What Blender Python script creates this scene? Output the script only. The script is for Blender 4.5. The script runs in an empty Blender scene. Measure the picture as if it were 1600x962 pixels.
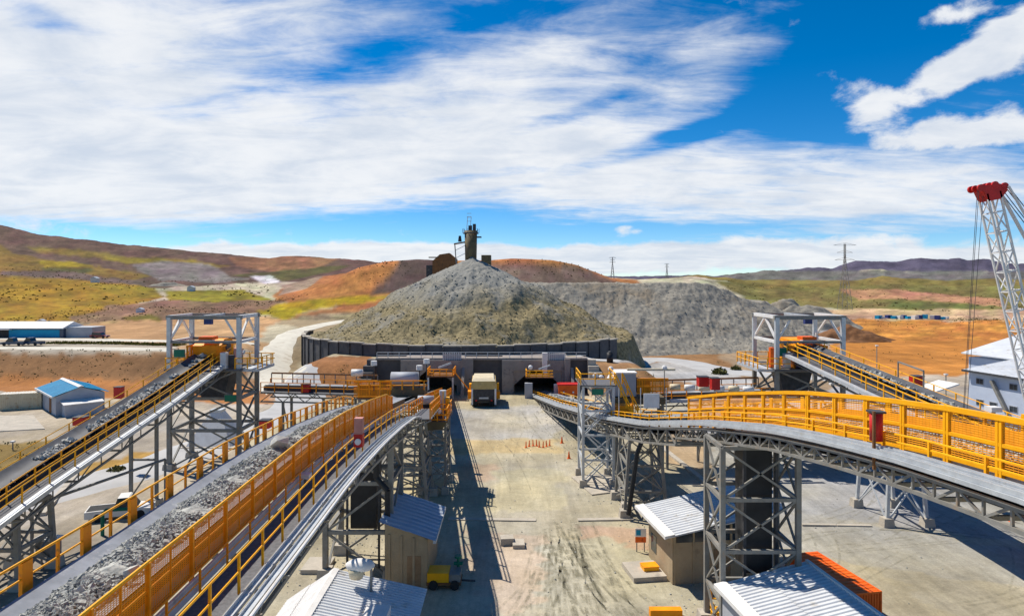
import bpy, math, random
import numpy as np
from mathutils import Vector, Matrix
R = random.Random(11)
SC = bpy.context.scene
C = SC.collection
F, HC, HY = 1050.0, 20.0, 440.0          # focal length in photo pixels, camera height, horizon row

# ------------------------------------------------------------------ camera, light, sky
cam = bpy.data.objects.new('camera', bpy.data.cameras.new('camera'))
C.objects.link(cam); SC.camera = cam
cam.location = (0, 0, HC); cam.rotation_euler = (math.pi/2, 0, 0)
cam.data.sensor_width = 36; cam.data.lens = 36*F/1600
cam.data.shift_y = -(481-HY)/1600
cam.data.clip_start = 0.5; cam.data.clip_end = 30000
SC.view_settings.view_transform = 'Standard'; SC.view_settings.look = 'None'
SC.view_settings.exposure = 0.2; SC.view_settings.gamma = 1
SC.view_settings.use_curve_mapping = False

SUN = Vector((0.53, -0.38, -1)).normalized()
sl = bpy.data.lights.new('sun', 'SUN'); sl.energy = 5.0; sl.angle = math.radians(0.5); sl.color = (1, .94, .83)
so = bpy.data.objects.new('sun', sl); C.objects.link(so)
so.rotation_euler = SUN.to_track_quat('-Z', 'Y').to_euler(); so.location = (-60, 40, 90)
S_EL = math.asin(-SUN.z); S_AZ = math.atan2(-SUN.x, -SUN.y)

W = bpy.data.worlds.new('World'); SC.world = W; W.use_nodes = True
def sky_nodes():
    nt = W.node_tree; n = nt.nodes; l = nt.links; n.clear()
    def nd(t, **k):
        o = n.new(t)
        for a, b in k.items(): setattr(o, a, b)
        return o
    def mth(op, a, b=None, c=None):
        o = nd('ShaderNodeMath', operation=op)
        for i, v in enumerate((a, b, c)):
            if v is None: continue
            if isinstance(v, (int, float)): o.inputs[i].default_value = v
            else: l.new(v, o.inputs[i])
        return o.outputs[0]
    out = nd('ShaderNodeOutputWorld'); bg = nd('ShaderNodeBackground'); bg.inputs[1].default_value = .1
    l.new(bg.outputs[0], out.inputs[0])
    sky = nd('ShaderNodeTexSky', sky_type='NISHITA', sun_disc=False, sun_elevation=S_EL, sun_rotation=S_AZ,
             altitude=3500, air_density=1.0, dust_density=.15, ozone_density=3.0)
    hs = nd('ShaderNodeHueSaturation'); hs.inputs['Saturation'].default_value = 1.42; hs.inputs['Hue'].default_value = .498; hs.inputs['Value'].default_value = 1.18
    l.new(sky.outputs[0], hs.inputs['Color'])
    tc = nd('ShaderNodeTexCoord'); sep = nd('ShaderNodeSeparateXYZ'); l.new(tc.outputs['Generated'], sep.inputs[0])
    x, y, z = sep.outputs
    az = mth('ARCTAN2', x, y)
    hor = mth('SQRT', mth('ADD', mth('MULTIPLY', x, x), mth('MULTIPLY', y, y)))
    el = mth('ARCTAN2', z, hor)
    cb = nd('ShaderNodeCombineXYZ'); l.new(az, cb.inputs[0]); l.new(el, cb.inputs[1])
    AE = cb.outputs[0]
    zc = mth('ADD', mth('MAXIMUM', z, 0.0), .14)
    pc = nd('ShaderNodeCombineXYZ'); l.new(mth('DIVIDE', x, zc), pc.inputs[0]); l.new(mth('DIVIDE', y, zc), pc.inputs[1])
    PL = pc.outputs[0]
    def noise(vec, scale, detail=6, rough=.55, dist=0., mp=None, off=(0, 0, 0)):
        m = nd('ShaderNodeMapping'); l.new(vec, m.inputs[0]); m.inputs['Location'].default_value = off
        if mp: m.inputs['Scale'].default_value = mp[0]; m.inputs['Rotation'].default_value = (0, 0, mp[1])
        t = nd('ShaderNodeTexNoise'); t.inputs['Scale'].default_value = scale; t.inputs['Detail'].default_value = detail
        t.inputs['Roughness'].default_value = rough; t.inputs['Distortion'].default_value = dist
        l.new(m.outputs[0], t.inputs['Vector']); return t.outputs[0]
    def blob(px, py, rx, ry, rot=0.):
        u = (px-800)/F; a0 = math.atan(u); e0 = math.atan((HY-py)/F/math.sqrt(1+u*u))
        s = math.cos(a0)**1.5
        m = nd('ShaderNodeMapping', vector_type='TEXTURE'); l.new(AE, m.inputs[0])
        m.inputs['Location'].default_value = (a0, e0, 0); m.inputs['Rotation'].default_value = (0, 0, rot)
        m.inputs['Scale'].default_value = (rx/F*s, ry/F*s, 1)
        v = nd('ShaderNodeVectorMath', operation='LENGTH'); l.new(m.outputs[0], v.inputs[0])
        r = nd('ShaderNodeMapRange', interpolation_type='SMOOTHSTEP'); l.new(v.outputs['Value'], r.inputs[0])
        r.inputs[1].default_value = 1.3; r.inputs[2].default_value = .25; r.inputs[3].default_value = 0; r.inputs[4].default_value = 1
        return r.outputs[0]
    def summed(items):
        tot = None
        for amp, b in items:
            v = mth('MULTIPLY', blob(*b), amp)
            tot = v if tot is None else mth('ADD', tot, v)
        return tot
    def ramp(v, a, b):
        r = nd('ShaderNodeMapRange', interpolation_type='SMOOTHSTEP'); l.new(v, r.inputs[0])
        r.inputs[1].default_value = a; r.inputs[2].default_value = b; return r.outputs[0]
    # high sheet of thin cloud, streaked
    n1 = noise(PL, .9, 10, .62, .35, ((1.0, 1.5, 1), .5))
    n2 = noise(PL, 2.6, 10, .64, .5, ((1.0, 2.6, 1), .9), (3, 1, 0))
    n3 = noise(AE, 8, 9, .62, .2, ((1, 1.7, 1), .2), (1, 4, 0))
    sheet = mth('ADD', mth('ADD', mth('MULTIPLY', n1, .45), mth('MULTIPLY', n2, .72)), mth('MULTIPLY', n3, .42))
    m_sheet = summed([(.50, (180, 130, 760, 260, .05)), (.42, (150, 270, 640, 95, 0)), (.26, (760, 250, 480, 70, .05)),
                      (.52, (1180, 295, 560, 78, -.07)), (.27, (930, 130, 380, 150, .2)), (.10, (-500, 150, 700, 400, 0)),
                      (-.34, (1370, 70, 280, 130, .5)), (-.42, (1000, 235, 210, 20, .26)), (-.28, (760, 272, 170, 12, .14)), (-.2, (860, 190, 120, 14, .3)),
                      (-.24, (540, 350, 280, 18, .06)), (-.30, (900, 366, 480, 13, .03)), (-.3, (140, 362, 200, 16, -.1)),
                      (-.16, (520, 95, 170, 40, .3)), (-.14, (700, 60, 260, 40, .35)), (-.12, (380, 150, 160, 26, .3)), (-.10, (1060, 30, 200, 50, .3)), (-.2, (60, 28, 60, 26, 0)), (-.25, (1420, 376, 330, 14, 0))])
    a_sheet = ramp(mth('ADD', sheet, mth('SUBTRACT', m_sheet, .13)), .68, 1.22)
    # heaped cloud: low bank over the horizon and the bright heaps to the right
    c1 = noise(AE, 13, 10, .62, .25, ((1, 1.7, 1), 0), (2, 7, 0))
    m_cum = summed([(.74, (430, 402, 300, 27, .02)), (.66, (700, 398, 170, 26, -.03)), (.74, (1050, 402, 470, 30, .02)), (.6, (1500, 408, 300, 22, 0)),
                    (.47, (1490, 112, 190, 40, .42)), (.40, (1590, 60, 110, 70, .5)), (.56, (1505, 207, 165, 40, 0)), (.3, (1340, 150, 70, 36, -.2)),
                    (.30, (1290, 112, 34, 18, -.2)), (.36, (1500, 15, 90, 24, .2)), (.42, (984, 360, 34, 13, 0)), (.30, (625, 362, 34, 9, -.2)),
                    (.45, (-300, 330, 500, 60, 0)), (.4, (2000, 300, 300, 120, 0))])
    a_cum = ramp(mth('ADD', mth('MULTIPLY', c1, 1.25), mth('SUBTRACT', m_cum, .12)), .68, 1.0)
    alpha = mth('MAXIMUM', a_sheet, a_cum)
    # light and grey in the cloud itself
    g = noise(PL, 2.2, 8, .6, .5, ((1, 1.6, 1), .3), (5, 5, 0)); g2 = noise(AE, 7, 7, .6, .3, ((1, 2, 1), 0), (9, 2, 0))
    gm = ramp(mth('ADD', mth('MULTIPLY', g, .5), mth('MULTIPLY', g2, .5)), .32, .62)
    cc = nd('ShaderNodeMixRGB'); l.new(gm, cc.inputs[0]); cc.inputs[1].default_value = (5.6, 6.2, 7.1, 1); cc.inputs[2].default_value = (7.9, 8.05, 8.25, 1)
    mx = nd('ShaderNodeMixRGB'); l.new(mth('MULTIPLY', alpha, .96), mx.inputs[0]); l.new(hs.outputs[0], mx.inputs[1]); l.new(cc.outputs[0], mx.inputs[2])
    l.new(mx.outputs[0], bg.inputs[0])
sky_nodes()

# ------------------------------------------------------------------ helpers
def at(px, py, D): return Vector(((px-800)/F*D, D, HC-(py-HY)/F*D))
def gd(px, py, z=0.): D = (HC-z)*F/(py-HY); return Vector(((px-800)/F*D, D, z))
def V(*a): return Vector(a)

def mat(name, c1, c2=None, scale=3., rough=.7, metal=0., bump=0., bscale=None, spec=.3, detail=6, c3=None, t3=.62, sc3=1.1):
    m = bpy.data.materials.new(name); m.use_nodes = True; nt = m.node_tree; n = nt.nodes; l = nt.links
    b = n['Principled BSDF']; b.inputs['Roughness'].default_value = rough; b.inputs['Metallic'].default_value = metal
    b.inputs['Specular IOR Level'].default_value = spec
    if c2 is None: c2 = tuple(v*.72 for v in c1)
    g = n.new('ShaderNodeNewGeometry')
    t = n.new('ShaderNodeTexNoise'); t.inputs['Scale'].default_value = scale; t.inputs['Detail'].default_value = detail; t.inputs['Roughness'].default_value = .65
    l.new(g.outputs['Position'], t.inputs['Vector'])
    r = n.new('ShaderNodeValToRGB'); r.color_ramp.elements[0].position = .34; r.color_ramp.elements[1].position = .66
    r.color_ramp.elements[0].color = (*c2, 1); r.color_ramp.elements[1].color = (*c1, 1)
    l.new(t.outputs[0], r.inputs[0]); col = r.outputs[0]
    if c3 is not None:                                       # worn or dusty patches
        t3n = n.new('ShaderNodeTexNoise'); t3n.inputs['Scale'].default_value = sc3; t3n.inputs['Detail'].default_value = 8; t3n.inputs['Roughness'].default_value = .7
        l.new(g.outputs['Position'], t3n.inputs['Vector'])
        mr = n.new('ShaderNodeMapRange'); mr.inputs[1].default_value = t3-.06; mr.inputs[2].default_value = t3+.06; l.new(t3n.outputs[0], mr.inputs[0])
        mm = n.new('ShaderNodeMixRGB'); l.new(mr.outputs[0], mm.inputs[0]); l.new(col, mm.inputs[1]); mm.inputs[2].default_value = (*c3, 1); col = mm.outputs[0]
    l.new(col, b.inputs['Base Color'])
    if bump:
        t2 = n.new('ShaderNodeTexNoise'); t2.inputs['Scale'].default_value = bscale or scale*4; t2.inputs['Detail'].default_value = 6
        l.new(g.outputs['Position'], t2.inputs['Vector'])
        bp = n.new('ShaderNodeBump'); bp.inputs['Strength'].default_value = bump; bp.inputs['Distance'].default_value = .1
        l.new(t2.outputs[0], bp.inputs['Height']); l.new(bp.outputs[0], b.inputs['Normal'])
    return m
M = {}
DUST = (.42, .36, .27)
M['yellow'] = mat('yellow_paint', (1.0, .47, .004), (.92, .39, .004), 1.6, .5, c3=(.50, .25, .04), t3=.69, sc3=5.)
M['orange'] = mat('orange_yellow_paint', (.98, .36, .003), (.86, .27, .003), 1.4, .55, c3=(.40, .16, .03), t3=.65, sc3=4.)
M['amber'] = mat('amber_mesh_paint', (.86, .35, .006), (.62, .22, .005), 1.4, .6)
M['steel'] = mat('grey_steel', (.27, .26, .235), (.185, .175, .155), 1.3, .55, .0, c3=(.30, .22, .15), t3=.62, sc3=2.2)
M['galv'] = mat('galvanised_steel', (.60, .62, .63), (.45, .47, .49), 2., .42, .25, c3=(.45, .41, .34), t3=.66)
M['darksteel'] = mat('dark_steel', (.075, .075, .08), (.04, .04, .045), 2., .6, c3=(.16, .13, .10), t3=.64)
M['grating'] = mat('walkway_grating', (.15, .15, .16), (.085, .085, .09), 9., .7)
M['belt'] = mat('rubber_belt', (.30, .31, .34), (.20, .21, .23), 1.2, .6, c3=(.42, .42, .42), t3=.6)
M['darkbelt'] = mat('worn_black_belt', (.10, .10, .11), (.06, .06, .065), 1.2, .6)
M['idler'] = mat('idler_steel', (.10, .10, .11), None, 3., .5)
M['ore'] = mat('crushed_ore', (.52, .51, .46), (.17, .175, .17), 3.4, .9, bump=.5, bscale=14)
M['conc'] = mat('concrete', (.50, .44, .36), (.38, .34, .28), .9, .85, bump=.2, bscale=8, c3=(.30, .27, .23), t3=.62)
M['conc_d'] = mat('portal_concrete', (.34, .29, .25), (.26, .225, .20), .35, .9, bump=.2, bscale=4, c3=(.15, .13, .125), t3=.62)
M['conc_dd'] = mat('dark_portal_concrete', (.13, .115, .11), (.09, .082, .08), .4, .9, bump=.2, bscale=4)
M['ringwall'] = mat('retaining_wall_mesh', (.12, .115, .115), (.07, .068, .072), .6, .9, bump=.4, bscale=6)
M['white'] = mat('white_paint', (.78, .76, .73), (.66, .63, .6), 1.5, .45, c3=(.5, .45, .38), t3=.68)
M['roofw'] = mat('white_roof_sheet', (.68, .69, .70), (.56, .57, .59), .5, .45, .05, c3=(.44, .39, .32), t3=.62, sc3=.9)
M['roofb'] = mat('blue_grey_roof_sheet', (.42, .47, .55), (.33, .38, .46), .6, .42, .15)
M['blue'] = mat('blue_roof_paint', (.004, .30, .52), (.004, .24, .44), .5, .6, c3=(.10, .26, .46), t3=.68)
M['wallgrey'] = mat('grey_wall_sheet', (.44, .45, .48), (.36, .37, .40), .6, .6)
M['wallwhite'] = mat('pale_blue_wall_sheet', (.50, .55, .65), (.43, .48, .58), .5, .5, c3=(.5, .5, .5), t3=.68)
M['walltan'] = mat('tan_block_wall', (.42, .32, .20), (.33, .25, .155), .9, .9, bump=.2, bscale=10, c3=(.24, .18, .12), t3=.64)
M['cream'] = mat('cream_paint', (.72, .62, .42), (.6, .5, .34), 1., .5, c3=(.5, .32, .16), t3=.62)
M['tanpaint'] = mat('tan_truck_paint', (.72, .50, .18), (.6, .39, .13), 1., .5, c3=(.45, .3, .16), t3=.6)
M['red'] = mat('red_paint', (.62, .025, .02), (.46, .02, .015), 2., .45)
M['redo'] = mat('orange_red_paint', (.86, .15, .010), (.74, .105, .008), .8, .5, c3=(.35, .06, .02), t3=.66)
M['pink'] = mat('faded_red_paint', (.62, .30, .24), (.5, .2, .16), 2., .6)
M['green'] = mat('green_paint', (.01, .19, .11), None, 2., .5)
M['glass'] = mat('window_glass', (.04, .05, .06), (.02, .03, .04), 2., .1, spec=.6)
M['tyre'] = mat('tyre_rubber', (.03, .03, .03), None, 3., .8)
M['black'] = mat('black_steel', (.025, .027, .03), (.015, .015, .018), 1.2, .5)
M['carblue'] = mat('dark_blue_car_paint', (.05, .08, .14), None, 2., .3, spec=.5)
M['carred'] = mat('dark_red_car_paint', (.22, .02, .03), None, 2., .3, spec=.5)
M['navy'] = mat('navy_paint', (.03, .05, .2), None, 2., .5)
M['olive'] = mat('weathered_olive_steel', (.16, .125, .06), (.09, .07, .045), .9, .7, bump=.2, c3=(.2, .11, .05), t3=.6)
M['stone'] = mat('pale_stone', (.55, .53, .48), (.4, .38, .34), 3., .9, bump=.3)
M['leaf'] = mat('dry_shrub_leaves', (.13, .12, .03), (.07, .075, .02), 1., .8)
M['grass'] = mat('roadside_grass', (.22, .17, .02), (.14, .12, .015), .5, .9)
M['wood'] = mat('weathered_wood', (.34, .22, .12), (.24, .15, .08), 2., .9)
M['rust'] = mat('rusty_brown_steel', (.25, .11, .04), (.15, .07, .03), 1.2, .8)

class MB:
    def __init__(s): s.v = []; s.f = []
    def add(s, vs, fs):
        o = len(s.v); s.v += [tuple(v) for v in vs]; s.f += [tuple(i+o for i in f) for f in fs]; return s
    def box(s, x0, x1, y0, y1, z0, z1):
        vs = [(x, y, z) for z in (z0, z1) for y in (y0, y1) for x in (x0, x1)]
        return s.add(vs, [(0, 2, 3, 1), (4, 5, 7, 6), (0, 1, 5, 4), (2, 6, 7, 3), (0, 4, 6, 2), (1, 3, 7, 5)])
    def obox(s, c, sx, sy, sz, rz=0., taper=1.):
        ca, sa = math.cos(rz), math.sin(rz); vs = []
        for k, z in enumerate((0, sz)):
            t = taper if k else 1.
            for y in (-sy/2*t, sy/2*t):
                for x in (-sx/2*t, sx/2*t): vs.append((c[0]+x*ca-y*sa, c[1]+x*sa+y*ca, c[2]+z))
        return s.add(vs, [(0, 2, 3, 1), (4, 5, 7, 6), (0, 1, 5, 4), (2, 6, 7, 3), (0, 4, 6, 2), (1, 3, 7, 5)])
    def bar(s, a, b, w, h=None):
        h = h or w; a = Vector(a); b = Vector(b); d = (b-a)
        if d.length < 1e-6: return s
        d.normalize(); u = Vector((0, 0, 1)) if abs(d.z) < .95 else Vector((0, 1, 0))
        x = d.cross(u).normalized(); y = x.cross(d).normalized(); vs = []
        for p in (a, b):
            for j in (-1, 1):
                for i in (-1, 1): vs.append(p+x*(i*w/2)+y*(j*h/2))
        return s.add(vs, [(0, 1, 3, 2), (4, 6, 7, 5), (0, 4, 5, 1), (2, 3, 7, 6), (0, 2, 6, 4), (1, 5, 7, 3)])
    def tube(s, a, b, r, n=8, r2=None, cap=True):
        r2 = r if r2 is None else r2; a = Vector(a); b = Vector(b); d = (b-a).normalized()
        u = Vector((0, 0, 1)) if abs(d.z) < .95 else Vector((0, 1, 0)); x = d.cross(u).normalized(); y = x.cross(d)
        vs = []
        for p, q in ((a, r), (b, r2)):
            for i in range(n):
                t = 2*math.pi*i/n; vs.append(p+x*(q*math.cos(t))+y*(q*math.sin(t)))
        fs = [(i, (i+1) % n, n+(i+1) % n, n+i) for i in range(n)]
        if cap: fs += [tuple(range(n-1, -1, -1)), tuple(range(n, 2*n))]
        return s.add(vs, fs)
    def path(s, pts, r, n=6):
        for a, b in zip(pts[:-1], pts[1:]): s.tube(a, b, r, n)
        return s
    def pathbar(s, pts, w, h=None):
        for a, b in zip(pts[:-1], pts[1:]): s.bar(a, b, w, h)
        return s
    def loft(s, secs, closed=True, caps=True):
        n = len(secs[0]); vs = [p for q in secs for p in q]; fs = []
        for i in range(len(secs)-1):
            for j in range(n if closed else n-1):
                k = (j+1) % n; fs.append((i*n+j, i*n+k, (i+1)*n+k, (i+1)*n+j))
        if closed and caps: fs += [tuple(range(n-1, -1, -1)), tuple(range((len(secs)-1)*n, len(secs)*n))]
        return s.add(vs, fs)
    def prism(s, pts, vec):
        n = len(pts); vec = Vector(vec); vs = [Vector(p) for p in pts]+[Vector(p)+vec for p in pts]
        return s.add(vs, [tuple(range(n-1, -1, -1)), tuple(range(n, 2*n))]+[(i, (i+1) % n, n+(i+1) % n, n+i) for i in range(n)])
    def quad(s, a, b, c, d): return s.add([a, b, c, d], [(0, 1, 2, 3)])
    def ball(s, c, rx, ry=None, rz=None, n=8, m=6):
        ry = ry or rx; rz = rz or rx; vs = []; fs = []
        for i in range(m+1):
            ph = math.pi*i/m
            for j in range(n):
                t = 2*math.pi*j/n; vs.append((c[0]+rx*math.sin(ph)*math.cos(t), c[1]+ry*math.sin(ph)*math.sin(t), c[2]+rz*math.cos(ph)))
        for i in range(m):
            for j in range(n): fs.append((i*n+j, (i+1)*n+j, (i+1)*n+(j+1) % n, i*n+(j+1) % n))
        return s.add(vs, fs)
    def mesh(s, name, m, org=(0, 0, 0), smooth=False):
        me = bpy.data.meshes.new(name); o = Vector(org)
        me.from_pydata([(v[0]-o.x, v[1]-o.y, v[2]-o.z) for v in s.v], [], s.f); me.update()
        import bmesh
        bm = bmesh.new(); bm.from_mesh(me); bmesh.ops.recalc_face_normals(bm, faces=bm.faces); bm.to_mesh(me); bm.free()
        me.materials.append(M[m] if isinstance(m, str) else m)
        if smooth: me.shade_smooth()
        return me
def rootloc(o):
    p = Vector((0, 0, 0))
    while o: p = p+o.location; o = o.parent
    return p
def part(mb, name, m, parent=None, smooth=False, label=None, kind=None):
    org = rootloc(parent) if parent else Vector((0, 0, 0))
    o = bpy.data.objects.new(name, mb.mesh(name, m, org, smooth)); C.objects.link(o); o.parent = parent
    if label: o['label'] = label
    if kind: o['kind'] = kind
    return o
def tag(o, label, cat, group=None, kind=None):
    o['label'] = label; o['category'] = cat
    if group: o['group'] = group
    if kind: o['kind'] = kind
    return o
def thing(name, label, cat, loc, group=None):
    o = bpy.data.objects.new(name, None); C.objects.link(o); o.location = loc; o.empty_display_size = .5
    return tag(o, label, cat, group)
def single(mb, name, m, label, cat, loc, group=None, smooth=False, kind=None):
    o = bpy.data.objects.new(name, mb.mesh(name, m, loc, smooth)); C.objects.link(o); o.location = loc
    return tag(o, label, cat, group, kind)
def struct(mb, name, m, smooth=False):
    o = bpy.data.objects.new(name, mb.mesh(name, m, (0, 0, 0), smooth)); C.objects.link(o); o['kind'] = 'structure'; return o
def piece(name, a, b, w, m, root, h=None): return part(MB().bar(a, b, w, h), name, m, root)
def dup(root, loc, label=None, group=None):
    r = root.copy(); C.objects.link(r); r.location = loc
    if label: r['label'] = label
    if group: r['group'] = group
    for ch in list(root.children):
        c = ch.copy(); C.objects.link(c); c.parent = r
        for g in ch.children:
            d = g.copy(); C.objects.link(d); d.parent = c
    return r

# ---- vectorised value noise
_rs = np.random.RandomState(5); _T = _rs.rand(256, 256)
def vn(x, y):
    xi = np.floor(x).astype(int); yi = np.floor(y).astype(int); fx = x-xi; fy = y-yi
    fx = fx*fx*(3-2*fx); fy = fy*fy*(3-2*fy)
    g = lambda i, j: _T[i % 256, j % 256]
    return (g(xi, yi)*(1-fx)+g(xi+1, yi)*fx)*(1-fy)+(g(xi, yi+1)*(1-fx)+g(xi+1, yi+1)*fx)*fy
def fbm(x, y, o=5, g=.5):
    s = 0; a = 1; t = 0
    for i in range(o): s = s+a*(vn(x*2**i+17*i, y*2**i+31*i)-.5); t += a; a *= g
    return s/t*2
def sst(x, a, b):
    t = np.clip((x-a)/(b-a), 0, 1); return t*t*(3-2*t)
def gridmesh(name, X, Y, Z, m, smooth=True, cols=None):
    nr, nc = X.shape; me = bpy.data.meshes.new(name)
    co = np.stack([X, Y, Z], -1).reshape(-1, 3)
    idx = np.arange(nr*nc).reshape(nr, nc)
    q = np.stack([idx[:-1, :-1], idx[:-1, 1:], idx[1:, 1:], idx[1:, :-1]], -1).reshape(-1, 4)
    me.vertices.add(len(co)); me.vertices.foreach_set('co', co.ravel())
    me.loops.add(q.size); me.loops.foreach_set('vertex_index', q.ravel().astype(np.int32))
    me.polygons.add(len(q)); me.polygons.foreach_set('loop_start', np.arange(0, q.size, 4, dtype=np.int32))
    me.polygons.foreach_set('loop_total', np.full(len(q), 4, dtype=np.int32))
    me.update(calc_edges=True); me.validate()
    if cols is not None:
        ca = me.color_attributes.new('Col', 'FLOAT_COLOR', 'POINT')
        ca.data.foreach_set('color', np.concatenate([cols.reshape(-1, 3), np.ones((len(co), 1))], 1).ravel())
    me.materials.append(m)
    if smooth: me.shade_smooth()
    o = bpy.data.objects.new(name, me); C.objects.link(o); return o

# ------------------------------------------------------------------ terrain
def zr(D, pairs): return D, [p for p, _ in pairs], [HC-(y-HY)*D/F for _, y in pairs]
ROWS = [(-400, [0, 1], [0, 0]), (128, [0, 1], [0, 0]),
        (150, [-2000, 385, 440, 470, 1800], [5, 5, 1.4, 0, 0]),
        (190, [-2000, 400, 450, 560, 900, 960, 2400], [5, 5, 5.5, 5, 4, 0, 0]),
        (232, [-2000, 0, 250, 430, 540, 640, 900, 970, 2400], [4, 4.3, 6.6, 7.3, 7.2, 7, 3, 0, 0]),
        zr(300, [(-2000, 470), (-600, 480), (0, 490), (120, 486), (250, 471), (330, 477), (430, 473), (480, 466), (560, 458), (640, 452), (700, 450), (850, 452), (920, 470), (1000, 510), (2600, 508)]),
        zr(345, [(-2000, 465), (-600, 475), (0, 484), (250, 466), (400, 470), (430, 467), (470, 455), (520, 436), (560, 418), (600, 408), (650, 405), (690, 407), (760, 406), (800, 403), (860, 405), (900, 412), (940, 428), (980, 443), (1040, 476), (1200, 500), (2600, 499)]),
        zr(420, [(-2000, 455), (-600, 465), (0, 474), (120, 470), (250, 463), (430, 462), (480, 445), (560, 420), (690, 416), (860, 412), (940, 432), (1000, 452), (1100, 472), (1300, 484), (1600, 487), (2600, 487)]),
        zr(600, [(-2000, 410), (-600, 425), (0, 436), (100, 440), (250, 449), (400, 449), (430, 442), (560, 426), (900, 428), (960, 435), (1100, 446), (1200, 466), (1320, 474), (1400, 470), (1600, 476), (2600, 470)]),
        zr(800, [(-2000, 380), (-600, 405), (0, 424), (100, 428), (250, 438), (400, 440), (560, 424), (900, 432), (1000, 434), (1060, 432), (1100, 434), (1200, 456), (1320, 458), (1400, 452), (1500, 460), (1600, 464), (2600, 455)]),
        zr(1050, [(-2000, 350), (-600, 380), (0, 396), (100, 406), (250, 424), (400, 428), (560, 418), (900, 431), (1042, 434), (1090, 427), (1130, 432), (1200, 446), (1320, 441), (1380, 433), (1450, 440), (1600, 448), (2600, 430)]),
        zr(1800, [(-2000, 300), (-600, 330), (0, 354), (60, 368), (100, 371), (200, 383), (300, 393), (400, 401), (420, 402), (455, 399), (560, 406), (700, 420), (900, 432), (1000, 434), (1200, 440), (1600, 442), (2600, 430)]),
        zr(2300, [(-2000, 330), (-600, 350), (0, 375), (420, 415), (560, 418), (900, 436), (1100, 437), (1200, 438), (1600, 438), (2600, 430)]),
        zr(4000, [(-2000, 400), (0, 410), (700, 436), (1130, 432), (1142, 429), (1200, 424), (1215, 426), (1260, 420), (1300, 421), (1320, 413), (1335, 409), (1370, 413), (1400, 412), (1440, 407), (1500, 405), (1510, 409), (1540, 406), (1560, 411), (1600, 414), (2200, 420), (2600, 422)]),
        zr(5200, [(-2000, 430), (2600, 432)]), zr(12000, [(-2000, 438), (2600, 438)])]
RD = [r[0] for r in ROWS]
def tz(X, Y, noise=True):
    X = np.asarray(X, float); Y = np.asarray(Y, float)
    D = Y; px = 800+F*X/np.maximum(D, 60.)
    Z = np.zeros_like(px)
    zs = [np.interp(px, r[1], r[2]) for r in ROWS]
    for i in range(len(ROWS)-1):
        m = (D >= RD[i]) & (D < RD[i+1]); t = np.clip((D-RD[i])/(RD[i+1]-RD[i]), 0, 1)
        if RD[i] in (300, 1050, 1800, 2300) or i < 3: t = t*t*(3-2*t)
        Z = np.where(m, zs[i]*(1-t)+zs[i+1]*t, Z)
    # platform behind the portal wall and the banks on both sides of it
    plat = 5.3*sst(D, 122.2, 123.2)*((X > -24.4) & (X < 13.6))*(1-sst(D, 205, 235))
    for ta, tb in ((-18.7, -9.5), (.2, 9.1)): plat = np.where((X > ta) & (X < tb) & (D < 135), 0., plat)
    bl = 5.2*sst(D, 111, 124)*sst(X, -46, -36)*(X <= -24.4)*(1-sst(D, 190, 215))
    br = 4.6*sst(D, 111, 123.5)*(1-sst(X, 22, 31))*(X >= 13.6)*(1-sst(D, 132, 141)*sst(X, 14, 26))*(1-sst(D, 190, 215))
    Z = np.maximum(Z, plat+bl+br)
    if noise:
        far = sst(D, 230, 520)
        ok = (1-far)*.10+far*D*.0042
        Z = Z+ok*fbm(X/np.maximum(9, D*.05)+40, D/np.maximum(9, D*.07)+9, 5)*sst(D, 105, 150)
        Z = Z+.05*fbm(X/3.1, D/3.7, 4)*(D < 190)
        Z = Z-np.abs(fbm(X/46.+7, D/70.+3, 5, .5))*np.minimum(D*.006, 5)*sst(D, 300, 480)*(D < 2600)
        Z = Z+(D > 2600)*fbm(X/260., D/500., 6, .62)*26
    return Z
def tz1(x, y): return float(tz(np.array([x]), np.array([y]), False)[0])

rowsD = [-300, -120, -40, 0, 12, 22, 30]+list(21000/(np.arange(975, 506, -1.7)-440))+list(np.geomspace(318, 2600, 120))+list(np.linspace(2700, 5300, 60))+[7000, 12000]
rowsD = np.array(sorted(rowsD+[122.0, 122.4, 122.8, 123.3]))
pxs = np.concatenate([np.linspace(-1700, -110, 110), np.linspace(-100, 1700, 560), np.linspace(1710, 2500, 80)])
PXg, Dg = np.meshgrid(pxs, rowsD); Xg = (PXg-800)/F*np.maximum(Dg, 60); Zg = tz(Xg, Dg)
PY = HY+(HC-Zg)*F/np.maximum(Dg, 8)

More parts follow.
